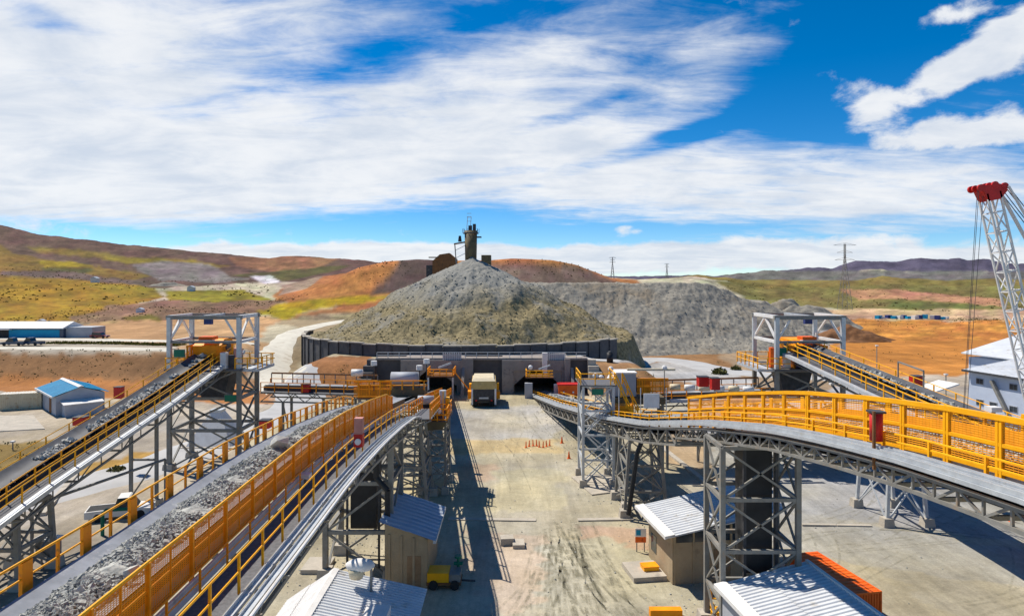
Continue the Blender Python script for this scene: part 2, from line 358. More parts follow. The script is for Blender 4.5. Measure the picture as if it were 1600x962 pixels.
def inpoly(px, py, poly):
    r = np.zeros(px.shape, bool); n = len(poly)
    for i in range(n):
        x0, y0 = poly[i]; x1, y1 = poly[(i+1) % n]
        c = ((y0 > py) != (y1 > py)) & (px < (x1-x0)*(py-y0)/((y1-y0)+1e-9)+x0); r ^= c
    return r
ZONES = [
    ((-9, 1e9, 0), [(-1800, 500), (400, 500), (440, 600), (400, 680), (300, 1100), (-1800, 1100)], (.42, .355, .27)),
    ((0, 1e9, 0), [(1010, 640), (1700, 600), (2600, 600), (2600, 1100), (1500, 1000), (1130, 800)], (.37, .35, .31)),
    ((0, 1e9, 0), [(1230, 800), (1700, 880), (2600, 900), (2600, 1300), (1330, 1300)], (.45, .40, .30)),
    ((0, 1e9, 0), [(1120, 840), (1250, 800), (1500, 870), (1700, 960), (1300, 900)], (.40, .37, .31)),
    ((0, 1e9, 0), [(715, 722), (770, 725), (765, 750), (720, 752)], (.50, .37, .25)),
    ((0, 1e9, 0), [(890, 822), (1000, 826), (1010, 862), (900, 856)], (.48, .34, .24)),
    ((0, 1e9, 0), [(735, 828), (850, 835), (845, 930), (790, 962), (745, 900)], (.50, .39, .27)),
    ((0, 1e9, 0), [(770, 735), (880, 730), (890, 800), (760, 800)], (.50, .43, .27)),
    ((0, 1e9, 0), [(840, 850), (930, 836), (1000, 900), (1060, 1000), (820, 1000)], (.43, .39, .29)),
    ((0, 1e9, 0), [(1030, 650), (1110, 690), (1120, 760), (1040, 720)], (.45, .33, .21)),
    ((0, 1e9, 0), [(690, 640), (840, 630), (880, 670), (850, 690), (700, 690)], (.46, .42, .36)),
    ((0, 1e9, 0), [(690, 685), (870, 685), (885, 705), (690, 712)], (.52, .40, .22)),
    # right middle ground
    ((100, 1e9, 0), [(930, 540), (1320, 510), (2600, 520), (2600, 640), (1200, 640), (1000, 612)], (.42, .40, .38)),
    ((100, 1e9, 0), [(1005, 552), (1060, 540), (1180, 530), (1200, 575), (1120, 578), (1030, 566)], (.30, .16, .07)),
    ((100, 1e9, 0), [(1120, 548), (1300, 540), (1330, 600), (1200, 620), (1150, 585)], (.34, .24, .15)),
    ((100, 1e9, 0), [(1290, 555), (1320, 497), (1700, 490), (2600, 490), (2600, 585), (1335, 590)], (.52, .21, .045)),
    ((100, 1e9, 0), [(1335, 588), (1700, 580), (2600, 580), (2600, 640), (1380, 640)], (.50, .41, .31)),
    ((300, 1e9, 0), [(1100, 500), (1320, 484), (1600, 482), (2600, 480), (2600, 500), (1300, 500)], (.50, .33, .19)),
    ((420, 1e9, 0), [(1120, 440), (2600, 430), (2600, 484), (1320, 484), (1180, 476)], (.20, .165, .05)),
    ((420, 1e9, 0), [(1310, 452), (1400, 452), (1560, 468), (1580, 480), (1430, 468), (1340, 468)], (.44, .22, .12)),
    ((420, 1e9, 0), [(1400, 470), (1560, 478), (1500, 484), (1390, 480)], (.14, .14, .04)),
    ((900, 3000, 0), [(960, 420), (1200, 420), (1400, 425), (2600, 420), (2600, 455), (1380, 445), (1200, 452), (960, 440)], (.22, .165, .045)),
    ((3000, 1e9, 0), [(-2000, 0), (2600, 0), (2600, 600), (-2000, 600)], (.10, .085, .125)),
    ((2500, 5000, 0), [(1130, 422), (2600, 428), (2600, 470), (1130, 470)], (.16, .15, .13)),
    ((140, 270, 0), [(425, 484), (640, 478), (540, 515), (490, 560), (455, 585), (440, 560), (470, 510), (400, 500)], (.33, .25, .15)),
    # left slopes
    ((300, 3000, 0), [(-1800, 250), (0, 340), (600, 390), (600, 440), (430, 440), (250, 450), (0, 440), (-1800, 440)], (.12, .068, .05)),
    ((300, 3000, 0), [(-1800, 380), (0, 380), (60, 405), (170, 410), (260, 426), (200, 440), (0, 440), (-1800, 440)], (.20, .12, .025)),
    ((300, 3000, 0), [(0, 376), (150, 404), (260, 424), (240, 430), (130, 414), (20, 396)], (.13, .075, .055)),
    ((300, 3000, 0), [(55, 407), (110, 409), (160, 416), (70, 418)], (.33, .23, .015)),
    ((300, 3000, 0), [(40, 386), (130, 390), (220, 404), (150, 402), (60, 394)], (.21, .14, .03)),
    ((300, 3000, 0), [(150, 402), (300, 406), (360, 416), (300, 420), (200, 412)], (.22, .15, .02)),
    ((300, 3000, 0), [(210, 414), (260, 408), (330, 412), (360, 432), (400, 436), (340, 442), (250, 438), (220, 424)], (.20, .165, .155)),
    ((300, 3000, 0), [(0, 424), (90, 422), (220, 440), (240, 448), (120, 436), (0, 430)], (.13, .085, .07)),
    ((300, 3000, 0), [(60, 418), (150, 420), (140, 427), (70, 424)], (.09, .085, .025)),
    ((230, 3000, 0), [(-1800, 434), (0, 434), (120, 438), (220, 446), (255, 466), (170, 480), (110, 505), (0, 514), (-1800, 520)], (.29, .165, .014)),
    ((230, 3000, 0), [(120, 440), (240, 450), (250, 466), (190, 464)], (.27, .19, .015)),
    ((230, 1500, 0), [(255, 455), (380, 452), (420, 466), (420, 474), (260, 474)], (.24, .19, .015)),
    ((230, 1500, 0), [(90, 505), (170, 478), (250, 470), (440, 470), (420, 486), (330, 500), (260, 505)], (.22, .125, .075)),
    ((230, 1500, 0), [(190, 498), (240, 492), (270, 505), (200, 510)], (.17, .13, .02)),
    ((300, 2500, 0), [(360, 402), (440, 398), (530, 404), (500, 420), (420, 424), (370, 416)], (.27, .13, .065)),
    ((300, 2500, 0), [(360, 430), (440, 422), (520, 416), (550, 416), (480, 432), (440, 440)], (.09, .075, .025)),
    ((300, 2500, 0), [(392, 432), (425, 430), (437, 441), (415, 444)], (.58, .55, .54)),
    ((250, 800, 0), [(425, 470), (440, 446), (500, 432), (560, 402), (700, 398), (960, 398), (1010, 452), (1040, 480), (940, 500), (640, 480), (480, 474)], (.40, .16, .05)),
    ((250, 800, 0), [(440, 446), (505, 430), (480, 450), (440, 462)], (.34, .24, .16)),
    ((250, 800, 0), [(575, 462), (612, 425), (630, 404), (692, 402), (700, 440), (640, 455)], (.11, .07, .06)),
    ((250, 800, 0), [(760, 410), (900, 414), (960, 440), (1000, 470), (760, 450)], (.20, .13, .10)),
    ((200, 800, 0), [(395, 488), (440, 472), (560, 462), (620, 462), (560, 474), (500, 482), (430, 498)], (.36, .25, .008)),
    ((200, 800, 0), [(420, 500), (500, 484), (600, 466), (640, 466), (560, 488), (470, 494)], (.33, .13, .045)),
    ((150, 300, 0), [(-1800, 518), (0, 514), (110, 506), (260, 500), (400, 492), (430, 500), (410, 540), (250, 535), (90, 530), (-1800, 545)], (.47, .27, .13)),
    ((150, 240, 0), [(250, 512), (400, 500), (430, 560), (400, 600), (300, 560)], (.46, .28, .14)),
    ((120, 200, 0), [(-1800, 551), (0, 551), (260, 551), (390, 556), (400, 600), (250, 612), (0, 612), (-1800, 625)], (.24, .125, .055)),
    ((110, 200, 0), [(-1800, 590), (0, 586), (250, 596), (400, 600), (430, 640), (230, 622), (0, 612), (-1800, 640)], (.42, .175, .055)),
    ((60, 130, 0), [(-200, 700), (0, 690), (110, 690), (60, 740), (-200, 790)], (.25, .17, .06)),
    ((60, 130, 0), [(115, 735), (180, 715), (260, 700), (250, 715), (170, 748), (120, 748)], (.42, .24, .06)),
    ((100, 135, 0), [(400, 612), (440, 578), (480, 556), (615, 556), (615, 622), (400, 622)], (.30, .135, .055)),
    ((100, 135, 0), [(905, 560), (960, 566), (1010, 572), (1075, 600), (1060, 615), (905, 615)], (.33, .18, .085)),
]
jx = fbm(PXg/30, PY/9, 4)*26+fbm(PXg/7, PY/3, 2)*4; jy = fbm(PXg/28+50, PY/8+7, 4)*7
COL = np.zeros(Xg.shape+(3,)); COL[:] = (.455, .395, .275)
for (d0, d1, _), poly, c in ZONES:
    s = np.clip((PY-440)/60, .25, 1.)
    m = (Dg > d0) & (Dg < d1) & inpoly(PXg+jx*s, PY+jy*s, poly); COL[m] = c
def blur(a):
    b = a.copy(); b[1:-1, 1:-1] = (a[1:-1, 1:-1]*2+a[:-2, 1:-1]+a[2:, 1:-1]+a[1:-1, :-2]+a[1:-1, 2:])/6; return b
COL = blur(COL)*.9
v = fbm(Xg/14, Dg/14, 6, .6); COL *= (1+.34*v*(Dg < 260))[..., None]
v = fbm(Xg/9+70, Dg/16+4, 5, .6)*(Dg < 128); COL[..., 2] *= 1+.22*v; COL[..., 0] *= 1-.06*v
v = fbm(PXg/34, PY/7+3, 6, .6); COL *= (1+.6*v*(Dg > 230))[..., None]
v = fbm(PXg/10+60, PY/2.6+30, 5, .65); COL *= (1+.5*v*(Dg > 230)*(Dg < 3000))[..., None]
v = fbm(PXg/25+90, PY/9+33, 4)*(Dg > 230)*(Dg < 3000); COL[..., 1] *= 1+.22*v
def ground_material():
    m = bpy.data.materials.new('ground_soil'); m.use_nodes = True; nt = m.node_tree; n = nt.nodes; l = nt.links
    b = n['Principled BSDF']; b.inputs['Roughness'].default_value = .95; b.inputs['Specular IOR Level'].default_value = .1
    a = n.new('ShaderNodeAttribute'); a.attribute_name = 'Col'
    g = n.new('ShaderNodeNewGeometry')
    def noise(sc, mp=(1, 1, 1), d=6, ro=.6, rot=0., dist=0.):
        mm = n.new('ShaderNodeMapping'); mm.inputs['Scale'].default_value = mp; mm.inputs['Rotation'].default_value = (0, 0, rot); l.new(g.outputs['Position'], mm.inputs[0])
        t = n.new('ShaderNodeTexNoise'); t.inputs['Scale'].default_value = sc; t.inputs['Detail'].default_value = d; t.inputs['Roughness'].default_value = ro; t.inputs['Distortion'].default_value = dist
        l.new(mm.outputs[0], t.inputs['Vector']); return t.outputs[0]
    def rng(v, a0, a1, b0, b1):
        r = n.new('ShaderNodeMapRange'); l.new(v, r.inputs[0]); r.inputs[1].default_value = a0; r.inputs[2].default_value = a1; r.inputs[3].default_value = b0; r.inputs[4].default_value = b1; return r.outputs[0]
    def mul(p, q):
        o = n.new('ShaderNodeMath'); o.operation = 'MULTIPLY'; l.new(p, o.inputs[0]); l.new(q, o.inputs[1]); return o.outputs[0]
    f = mul(rng(noise(.16, d=8), .3, .7, .78, 1.2), rng(noise(1.7, d=6, ro=.7), .3, .7, .86, 1.13))
    f = mul(mul(f, rng(noise(7., d=4, ro=.7), .3, .7, .86, 1.13)), rng(noise(26., d=3, ro=.7), .3, .7, .84, 1.14))
    # wheel ruts worn into the yard, roughly along the driving direction
    f = mul(f, rng(noise(1., (.8, .045, 1), 7, .62, .06, 1.2), .36, .62, .90, 1.06))
    f = mul(f, rng(noise(1., (.45, .07, 1), 7, .65, -.5, 1.6), .40, .6, .91, 1.05))
    f = mul(f, rng(noise(.03, d=9, ro=.7), .3, .7, .74, 1.24))
    o = n.new('ShaderNodeVectorMath'); o.operation = 'SCALE'; l.new(a.outputs['Color'], o.inputs[0]); l.new(f, o.inputs['Scale'])
    tint = n.new('ShaderNodeMixRGB'); tint.blend_type = 'MIX'; l.new(rng(noise(.09, d=6, ro=.6), .46, .66, 0, .6), tint.inputs[0])
    l.new(o.outputs[0], tint.inputs[1])
    gr = n.new('ShaderNodeMixRGB'); gr.blend_type = 'MULTIPLY'; gr.inputs[0].default_value = 1; l.new(o.outputs[0], gr.inputs[1]); gr.inputs[2].default_value = (.90, .96, 1.06, 1)
    l.new(gr.outputs[0], tint.inputs[2]); l.new(tint.outputs[0], b.inputs['Base Color'])
    bp = n.new('ShaderNodeBump'); bp.inputs['Strength'].default_value = .5; bp.inputs['Distance'].default_value = .12
    l.new(noise(1.3, d=8, ro=.7), bp.inputs['Height']); l.new(bp.outputs[0], b.inputs['Normal'])
    return m
GM = ground_material()
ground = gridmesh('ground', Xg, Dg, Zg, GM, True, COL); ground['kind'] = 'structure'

# roads draped on the land
M['road'] = mat('gravel_road', (.64, .60, .50), (.54, .50, .42), .25, .95, bump=.15, c3=(.44, .38, .3), t3=.6, sc3=.3)
M['road_grey'] = mat('grey_gravel_road', (.46, .45, .44), (.37, .36, .35), .25, .95, bump=.15)
def drape(pts, width, name, m, lift=.12, step=2.):
    P = [Vector((p[0], p[1], 0)) for p in pts]; out = []
    for a, b in zip(P[:-1], P[1:]):
        k = max(1, int((b-a).length/step))
        for i in range(k): out.append(a.lerp(b, i/k))
    out.append(P[-1])
    for _ in range(12): out = [out[0]]+[(out[i-1]+out[i]*2+out[i+1])/4 for i in range(1, len(out)-1)]+[out[-1]]
    secs = []; nw = 7; W_ = width if callable(width) else (lambda t: width)
    for i, p in enumerate(out):
        d = (out[min(i+1, len(out)-1)]-out[max(i-1, 0)]).normalized(); s = Vector((d.y, -d.x, 0)); w = W_(i/len(out))*(1+.06*math.sin(i*1.3)+.05*math.sin(i*.37))
        row = []
        for j in range(nw):
            q = p+s*((j/(nw-1)-.5)*w); z = tz1(q.x, q.y); row.append(Vector((q.x, q.y, z+(lift if 0 < j < nw-1 else -.15))))
        secs.append(row)
    mb = MB(); mb.loft(secs, closed=False); return struct(mb, name, m, True)
def pxD(px, D): return ((px-800)/F*D, D)
drape([pxD(452, 118), pxD(428, 131), pxD(425, 146), pxD(437, 170), pxD(455, 190), pxD(498, 212), pxD(545, 228), pxD(590, 236)], lambda t: 9-3*t, 'haul_road', 'road')
drape([pxD(-420, 176), pxD(0, 177), pxD(140, 174), pxD(300, 168), pxD(400, 166)], 6., 'terrace_road', 'road')
drape([pxD(-420, 152), pxD(0, 152), pxD(120, 151.5), pxD(270, 149.5)], 6., 'terrace_road', 'road')
drape([pxD(930, 130), pxD(965, 150), pxD(1000, 176), pxD(1060, 172), pxD(1130, 150), pxD(1230, 142), pxD(1320, 138)], 10., 'gravel_road', 'road_grey')
drape([(-62, 45), (-46, 58), (-38, 74), (-36, 95), (-34, 112), (-44, 128)], 9., 'service_road', 'road_grey')
def grass_strip(pts, width, label, dens):
    mb = MB()
    for a, b in zip(pts[:-1], pts[1:]):
        L = math.dist(a, b)
        for i in range(int(L*dens)):
            t = R.random(); x = a[0]+(b[0]-a[0])*t; y = a[1]+(b[1]-a[1])*t+R.uniform(-.5, .5)*width; z = tz1(x, y)
            h = R.uniform(.25, .6); an = R.uniform(0, 3.14); dx = math.cos(an)*R.uniform(.2, .5); dy = math.sin(an)*.4
            mb.add([(x-dx, y-dy, z), (x+dx, y+dy, z), (x+R.uniform(-.3, .3), y+R.uniform(-.3, .3), z+h)], [(0, 1, 2)])
    single(mb, 'grass', 'grass', label, 'grass', (0, 0, 0), kind='stuff')
grass_strip([pxD(78, 164), pxD(180, 163), pxD(285, 158)], 4.2, 'strip of olive grass between the two terrace roads', 34)

# ------------------------------------------------------------------ stockpile and spoil heap
M['pile'] = mat('ore_pile', (.31, .25, .13), (.11, .088, .046), 1.5, .95, bump=1., bscale=3.2, c3=(.225, .21, .175), t3=.58, sc3=.12)
M['spoil'] = mat('grey_spoil', (.32, .29, .235), (.20, .18, .15), .7, .95, bump=.9, bscale=2.4, c3=(.26, .21, .15), t3=.58, sc3=.05)
def pile_material():
    m = M['pile']; nt = m.node_tree; n = nt.nodes; l = nt.links; b = n['Principled BSDF']
    src = b.inputs['Base Color'].links[0].from_socket
    g = n.new('ShaderNodeNewGeometry'); s = n.new('ShaderNodeSeparateXYZ'); l.new(g.outputs['Position'], s.inputs[0])
    t = n.new('ShaderNodeTexNoise'); t.inputs['Scale'].default_value = .11; t.inputs['Detail'].default_value = 7; l.new(g.outputs['Position'], t.inputs['Vector'])
    a = n.new('ShaderNodeMath'); a.operation = 'MULTIPLY_ADD'; l.new(t.outputs[0], a.inputs[0]); a.inputs[1].default_value = 12.; l.new(s.outputs[2], a.inputs[2])
    r = n.new('ShaderNodeMapRange'); l.new(a.outputs[0], r.inputs[0]); r.inputs[1].default_value = 20.; r.inputs[2].default_value = 26.
    x = n.new('ShaderNodeMixRGB'); x.inputs[2].default_value = (.25, .255, .25, 1); r.inputs[4].default_value = .72
    l.new(r.outputs[0], x.inputs[0]); l.new(src, x.inputs[1]); l.new(x.outputs[0], b.inputs['Base Color'])
pile_material()
PC = V(-10.2, 170, 0)
def pile_h(x, y):
    dx = x-PC.x; dy = y-PC.y; r = np.hypot(dx, dy); th = np.arctan2(dy, dx)
    prof = np.interp(r, [0, 1.2, 6.5, 16.2, 22.7, 31, 36, 40.2, 43, 47, 80], [26.4, 25.5, 23.4, 19.0, 15.4, 10.8, 8.4, 7.0, 4.5, 1., -8.])
    gul = fbm(th*9+r*.05, r*.06+3, 4)*np.clip(r/16, 0, 1)*.55+fbm(x/1.3, y/1.3, 5, .65)*.45+fbm(x/8+3, y/8, 5, .55)*1.15*np.clip(r/14, 0, 1)-np.abs(fbm(x/5+9, y/9+2, 4))*.9*np.clip((r-12)/12, 0, 1)
    # reclaimed hollow low on the front right
    hol = np.exp(-(((x-8.5)/12)**2+((y-136)/8.5)**2))*2.6
    led = .5*np.sin(prof*1.15+3*fbm(th*2.5+1, r*.03, 3))*np.clip((r-9)/8, 0, 1)*np.clip((42-r)/6, 0, 1)
    return prof+gul-hol+led
gx, gy = np.meshgrid(np.linspace(-62, 40, 460), np.linspace(124, 216, 400))
hz = pile_h(gx, gy); keep = np.hypot(gx-PC.x, gy-PC.y)
angp = np.degrees(np.arctan2(gy-PC.y, gx-PC.x)); inring = (angp < -36.5) | (angp > 175)
hz = np.where((keep > 40.6) & inring, -1.0, hz); hz = np.where((keep > 40.2) & ~inring, np.maximum(hz-(keep-40.2)*1.6, -1.), hz)
st = gridmesh('stockpile', gx, gy, hz, M['pile']); st['kind'] = 'structure'
def spoil_h(x, y):
    ax, ay, bx, by = 2, 213, 80, 238; t = np.clip(((x-ax)*(bx-ax)+(y-ay)*(by-ay))/((bx-ax)**2+(by-ay)**2), 0, 1)
    d = np.hypot(x-ax-t*(bx-ax), y-ay-t*(by-ay)); al = t*66
    pl = np.maximum(d-10, 0)
    g = -np.abs(fbm(x/4.5+fbm(x/9, d/9, 3)*.8, d*.05, 5, .6))*1.0*np.clip(pl/5, 0, 1)+fbm(x/13, d*.05+5, 4)*2.0*np.clip(pl/6, 0, 1)+fbm(x/1.8, y/1.8, 4, .65)*.6
    return 19.4-6.5*sst(t, .70, 1.05)+fbm(x/9, y/9, 5, .6)*1.1-pl*.67-np.maximum(pl-22, 0)*-.25+g*.8
gx, gy = np.meshgrid(np.linspace(-30, 128, 520), np.linspace(170, 275, 320)); hs_ = spoil_h(gx, gy)
sp = gridmesh('spoil_heap', gx, gy, np.where(hs_ < -.9, -1.2, hs_), M['spoil'])
rs = np.random.RandomState(8); qx = rs.uniform(-6, 105, 2600); qy = rs.uniform(176, 232, 2600); qz = spoil_h(qx, qy); kk = qz > -.3
SPR = np.stack([qx, qy, qz], 1)[kk]; sp['kind'] = 'structure'
def heap(name, c, rx, ry, h, m, seed):
    gx, gy = np.meshgrid(np.linspace(-1.3, 1.3, 70), np.linspace(-1.3, 1.3, 60)); r = np.hypot(gx, gy)
    z = h*(1-r)+h*.28*fbm(gx*3+seed, gy*3, 5)
    o = gridmesh(name, c[0]+gx*rx, c[1]+gy*ry, np.maximum(z, -1.5)+c[2], M[m]); o['kind'] = 'structure'
heap('rubble_heap', (*pxD(1262, 290), .4), 22, 12, 11.5, 'spoil', 3)
heap('rubble_heap', (*pxD(1225, 300), .4), 18, 12, 13., 'spoil', 8)
heap('rubble_heap', (*pxD(265, 640), 8), 44, 20, 12., 'spoil', 15)
heap('soil_mound', (*pxD(1325, 228), -.5), 16, 8, 6.5, 'rust', 21)

def rocks(pts, sizes, seed=1):
    rs = np.random.RandomState(seed); n = len(pts)
    base = np.array([(x, y, z) for z in (-1, 1) for y in (-1, 1) for x in (-1, 1)], float)
    fc = np.array([(0, 2, 3, 1), (4, 5, 7, 6), (0, 1, 5, 4), (2, 6, 7, 3), (0, 4, 6, 2), (1, 3, 7, 5)])
    mb = MB(); vs = []; fs = []
    for i in range(n):
        q = rs.normal(size=4); q /= np.linalg.norm(q); w, x, y, z = q
        rot = np.array([[1-2*(y*y+z*z), 2*(x*y-z*w), 2*(x*z+y*w)], [2*(x*y+z*w), 1-2*(x*x+z*z), 2*(y*z-x*w)], [2*(x*z-y*w), 2*(y*z+x*w), 1-2*(x*x+y*y)]])
        b = base*(1+rs.uniform(-.35, .25, (8, 3)))*rs.uniform(.6, 1.15, 3)
        p = (b@rot.T)*sizes[i]*.5+np.array(pts[i]); vs.append(p); fs.append(fc+8*i)
    mb.v = [tuple(p) for p in np.concatenate(vs)]; mb.f = [tuple(f) for f in np.concatenate(fs)]
    return mb
rs = np.random.RandomState(3); th = rs.uniform(3.0, 6.6, 2600); rr = 39.5*np.sqrt(rs.uniform(.05, .98, 2600))
px_ = PC.x+rr*np.cos(th); py_ = PC.y+rr*np.sin(th); hz = pile_h(px_, py_)
single(rocks(SPR, rs.uniform(.08, .24, len(SPR))*rs.choice([1, 1, 1.8], len(SPR)), 5), 'boulders', 'spoil', 'grey rocks strewn over the long spoil heap right of the stockpile', 'rocks', (0, 0, 0), kind='stuff')
single(rocks(np.stack([px_, py_, hz], 1), rs.uniform(.10, .24, 2600)*rs.choice([1, 1, 1.8], 2600)), 'boulders', 'pile', 'coarse rocks strewn over the face of the ore stockpile', 'rocks', (0, 0, 0), kind='stuff')

# ------------------------------------------------------------------ conveyors
def rail(root, pts, m, hs=(1.1, .55), r=.03, every=2.0, name='handrail', posts=True, pr=.035, post_h=None):
    pts = [Vector(p) for p in pts]; up = V(0, 0, 1)
    mb = MB()
    for h in hs: mb.path([p+up*h for p in pts], r, 5)
    part(mb, name, m, root)
    if posts:
        L = 0; nxt = 0; top = (post_h or max(hs))
        for a, b in zip(pts[:-1], pts[1:]):
            d = (b-a).length
            while nxt <= L+d:
                p = a.lerp(b, (nxt-L)/d); part(MB().bar(p, p+up*top, pr*2), 'post', m, root); nxt += every
            L += d
def panel(root, a, b, z0, z1, m, pitch=.07, w=.022, fr=.05, mid=True, name='guard_panel', stile=True, wm=None):
    """one guard panel between posts a and b: a frame with a wire mesh as its sub-part"""
    a = Vector(a); b = Vector(b); u = V(0, 0, 1)
    f = MB()
    f.bar(a+u*z0, b+u*z0, fr); f.bar(a+u*z1, b+u*z1, fr*1.5)
    if mid: f.bar(a+u*((z0+z1)/2), b+u*((z0+z1)/2), fr)
    if stile: c = a.lerp(b, .5); f.bar(c+u*z0, c+u*z1, fr*.9)
    o = part(f, name, m, root)
    g = MB(); n = int((z1-z0)/pitch); d = (b-a).normalized(); s = d.cross(u).normalized()*.006
    for i in range(1, n):
        z = z0+i*pitch; g.quad(a+u*z-s, b+u*z-s, b+u*(z+w)+s, a+u*(z+w)+s)
    k = int((b-a).length/(pitch*2.2))
    for i in range(1, k):
        p = a.lerp(b, i/k); q = d*w*.4; g.quad(p+u*z0-q, p+u*z0+q, p+u*z1+q, p+u*z1-q)
    part(g, 'wire_mesh', wm or m, o)
def truss(root, f, t0, t1, top, depth, Ds, m, w=.16, br=.09, sides=(0, 1)):
    for k in sides:
        t = (t0, t1)[k]
        for z, nm in ((top, 'top_chord'), (top-depth, 'bottom_chord')):
            part(MB().pathbar([f(t, D, z) for D in Ds], w), nm, m, root)
        for i in range(len(Ds)-1):
            a, b = Ds[i], Ds[i+1]
            piece('upright', f(t, a, top), f(t, a, top-depth), br, m, root)
            p, q = ((a, top), (b, top-depth)) if i % 2 else ((a, top-depth), (b, top))
            piece('brace', f(t, p[0], p[1]), f(t, q[0], q[1]), br, m, root)
    for D in Ds[::2]: piece('cross_beam', f(t0, D, top-depth), f(t1, D, top-depth), .14, m, root)
def belt(root, f, t0, t1, Ds, dz=0., m='belt'):
    w = t1-t0; cs = [(t0, .30), (t0+.08*w, .20), (t0+.27*w, -.03), (t0+.73*w, -.03), (t0+.92*w, .20), (t1, .30)]
    mb = MB(); mb.loft([[f(t, D, z+dz) for t, z in cs] for D in Ds], closed=False)
    mb.loft([[f(t, D, z+dz-.03) for t, z in cs] for D in Ds], closed=False)
    part(mb, 'belt', m, root, True)
def idlers(root, f, t0, t1, Ds, dz=-.1, k=1.):
    for D in Ds:
        mb = MB(); w = t1-t0
        mb.bar(f(t0-.12, D, dz-.12), f(t1+.12, D, dz-.12), .1*k)
        for a, za, b, zb in ((t0-.05, dz+.36, t0+.27*w, dz-.0), (t0+.27*w, dz, t0+.73*w, dz), (t0+.73*w, dz, t1+.05, dz+.36)):
            mb.tube(f(a, D, za-.06), f(b, D, zb-.06), .075*k, 7)
        for t in (t0-.08, t1+.08): mb.bar(f(t, D, dz-.2), f(t, D, dz+.34), .09*k)
        part(mb, 'idler_frame', 'idler', root)
def oremesh(f, t0, t1, Ds, n, s0, s1, label, heap_h=.35, dz=0., seed=1, gaps=None, m='ore'):
    rs = np.random.RandomState(seed); pts = []; sz = []; w = t1-t0
    lo, hi = math.log(Ds[0]), math.log(Ds[-1])
    while len(pts) < n:
        D = math.exp(rs.uniform(lo, hi)); u = rs.beta(1.6, 1.6); t = t0+u*w
        if gaps and fbm(np.array([D/1.7]), np.array([2.5]), 3)[0] < gaps: continue
        s = rs.uniform(s0, s1)*(1.8 if rs.rand() < .06 else 1)
        z = dz+.02+heap_h*(1-(2*u-1)**2)*(.8+.4*math.sin(D*2.1)*math.sin(D*.9))
        p = f(t, D, z); pts.append((p.x, p.y, p.z)); sz.append(s)
    mb = rocks(pts, sz, seed)
    bed = MB(); cs = [(0, 0), (.2, .55), (.5, .95), (.8, .55), (1, 0)]
    if not gaps:
        bed.loft([[f(t0+c*w, D, dz-.04+h*heap_h) for c, h in cs] for D in Ds], closed=False)
        o = len(mb.v); mb.v += bed.v; mb.f += [tuple(i+o for i in q) for q in bed.f]
    return single(mb, 'crushed_ore', m, label, 'ore', tuple(f(t0, Ds[0], 0)), kind='stuff')
def frange(a, b, s):
    o = []
    while a < b-1e-6: o.append(a); a += s
    return o+[b]

# ---- main conveyor on the left
LK, LZ = [0, 38, 48, 58, 68, 80, 100, 118, 124], [0, 0, -.5, -1.35, -2.45, -4.0, -6.7, -8.9, -9.5]
S = .7                                                        # station numbers run in steps of 0.7 m
def fl(t, D, dz=0.):
    if D <= 68: return Vector((S*(t-.019*D), S*D, HC-S*(HC-9.8-float(np.interp(D, LK, LZ))-dz)))
    u = (D-68)/54; return Vector((-10.0-4.9*u+S*(t+13), 47.6+73.4*u, 10.88-10.3*(.94*u+.06*u*u)+S*dz))
lm = thing('conveyor', 'wide ore conveyor with mesh guards running from the left foreground to the left portal', 'conveyor', (-9, 11, 0), 'conveyors from the stockpile tunnels')
DL = frange(12., 44, 4)+frange(46., 122, 4)
belt(lm, fl, -15.1, -11.7, DL)
idlers(lm, fl, -15.1, -11.7, frange(13, 68, 1.9), -.1, .7)
for t in (-15.25, -11.45):
    part(MB().loft([[fl(t-.08, D, -.5), fl(t+.08, D, -.5), fl(t+.08, D, -.12), fl(t-.08, D, -.12)] for D in DL]), 'stringer', 'galv', lm)
part(MB().loft([[fl(-15.3, D, -.52), fl(-11.2, D, -.52), fl(-11.2, D, -.58), fl(-15.3, D, -.58)] for D in DL]), 'deck_plate', 'steel', lm)
# left edge: handrail with wide orange plates
part(MB().path([fl(-15.5, D, 1.12) for D in frange(12, 70, 2)], .032, 6), 'handrail', 'yellow', lm)
part(MB().path([fl(-15.5, D, .55) for D in frange(12, 70, 2)], .025, 6), 'handrail', 'yellow', lm)
for i, D in enumerate(frange(12.4, 70, 1.6)):
    p = fl(-15.5, D)
    if i % 2: part(MB().bar(p+V(0, 0, -.28), p+V(0, 0, .78), .065), 'post', 'orange', lm)
    else: part(MB().box(p.x-.045, p.x+.045, p.y-.17, p.y+.17, p.z-.28, p.z+.75), 'post_plate', 'orange', lm)
    if i % 2 == 0 and D < 40: part(MB().box(p.x+.07, p.x+.32, p.y+.28, p.y+.52, p.z-.21, p.z+.015), 'idler_end', 'idler', lm)
# right edge: tall guard
gp = frange(12.2, 69, 3.0)
for a, b in zip(gp[:-1], gp[1:]):
    panel(lm, fl(-11.1, a), fl(-11.1, b), -.27, .92, 'orange', .045 if a < 40 else .065, .036 if a < 40 else .058, .035)
for D in gp:
    p = fl(-11.08, D); part(MB().bar(p+V(0, 0, -.63), p+V(0, 0, .95), .105, .07), 'guard_post', 'orange', lm)
part(MB().path([fl(-11.08, D, 1.36) for D in frange(12.2, 69, 2)], .038, 6), 'guard_top_rail', 'yellow', lm)
part(MB().loft([[fl(-11.0, D, -1.0), fl(-10.9, D, -1.0), fl(-10.9, D, -.45), fl(-11.0, D, -.45)] for D in DL[:18]]), 'skirt_beam', 'white', lm)
part(MB().loft([[fl(-11.42, D, -.5), fl(-11.38, D, -.5), fl(-11.38, D, .42), fl(-11.42, D, .42)] for D in DL[:18]]), 'dark_liner', 'olive', lm)  # added plate, its dark colour stands for the gloom behind the mesh
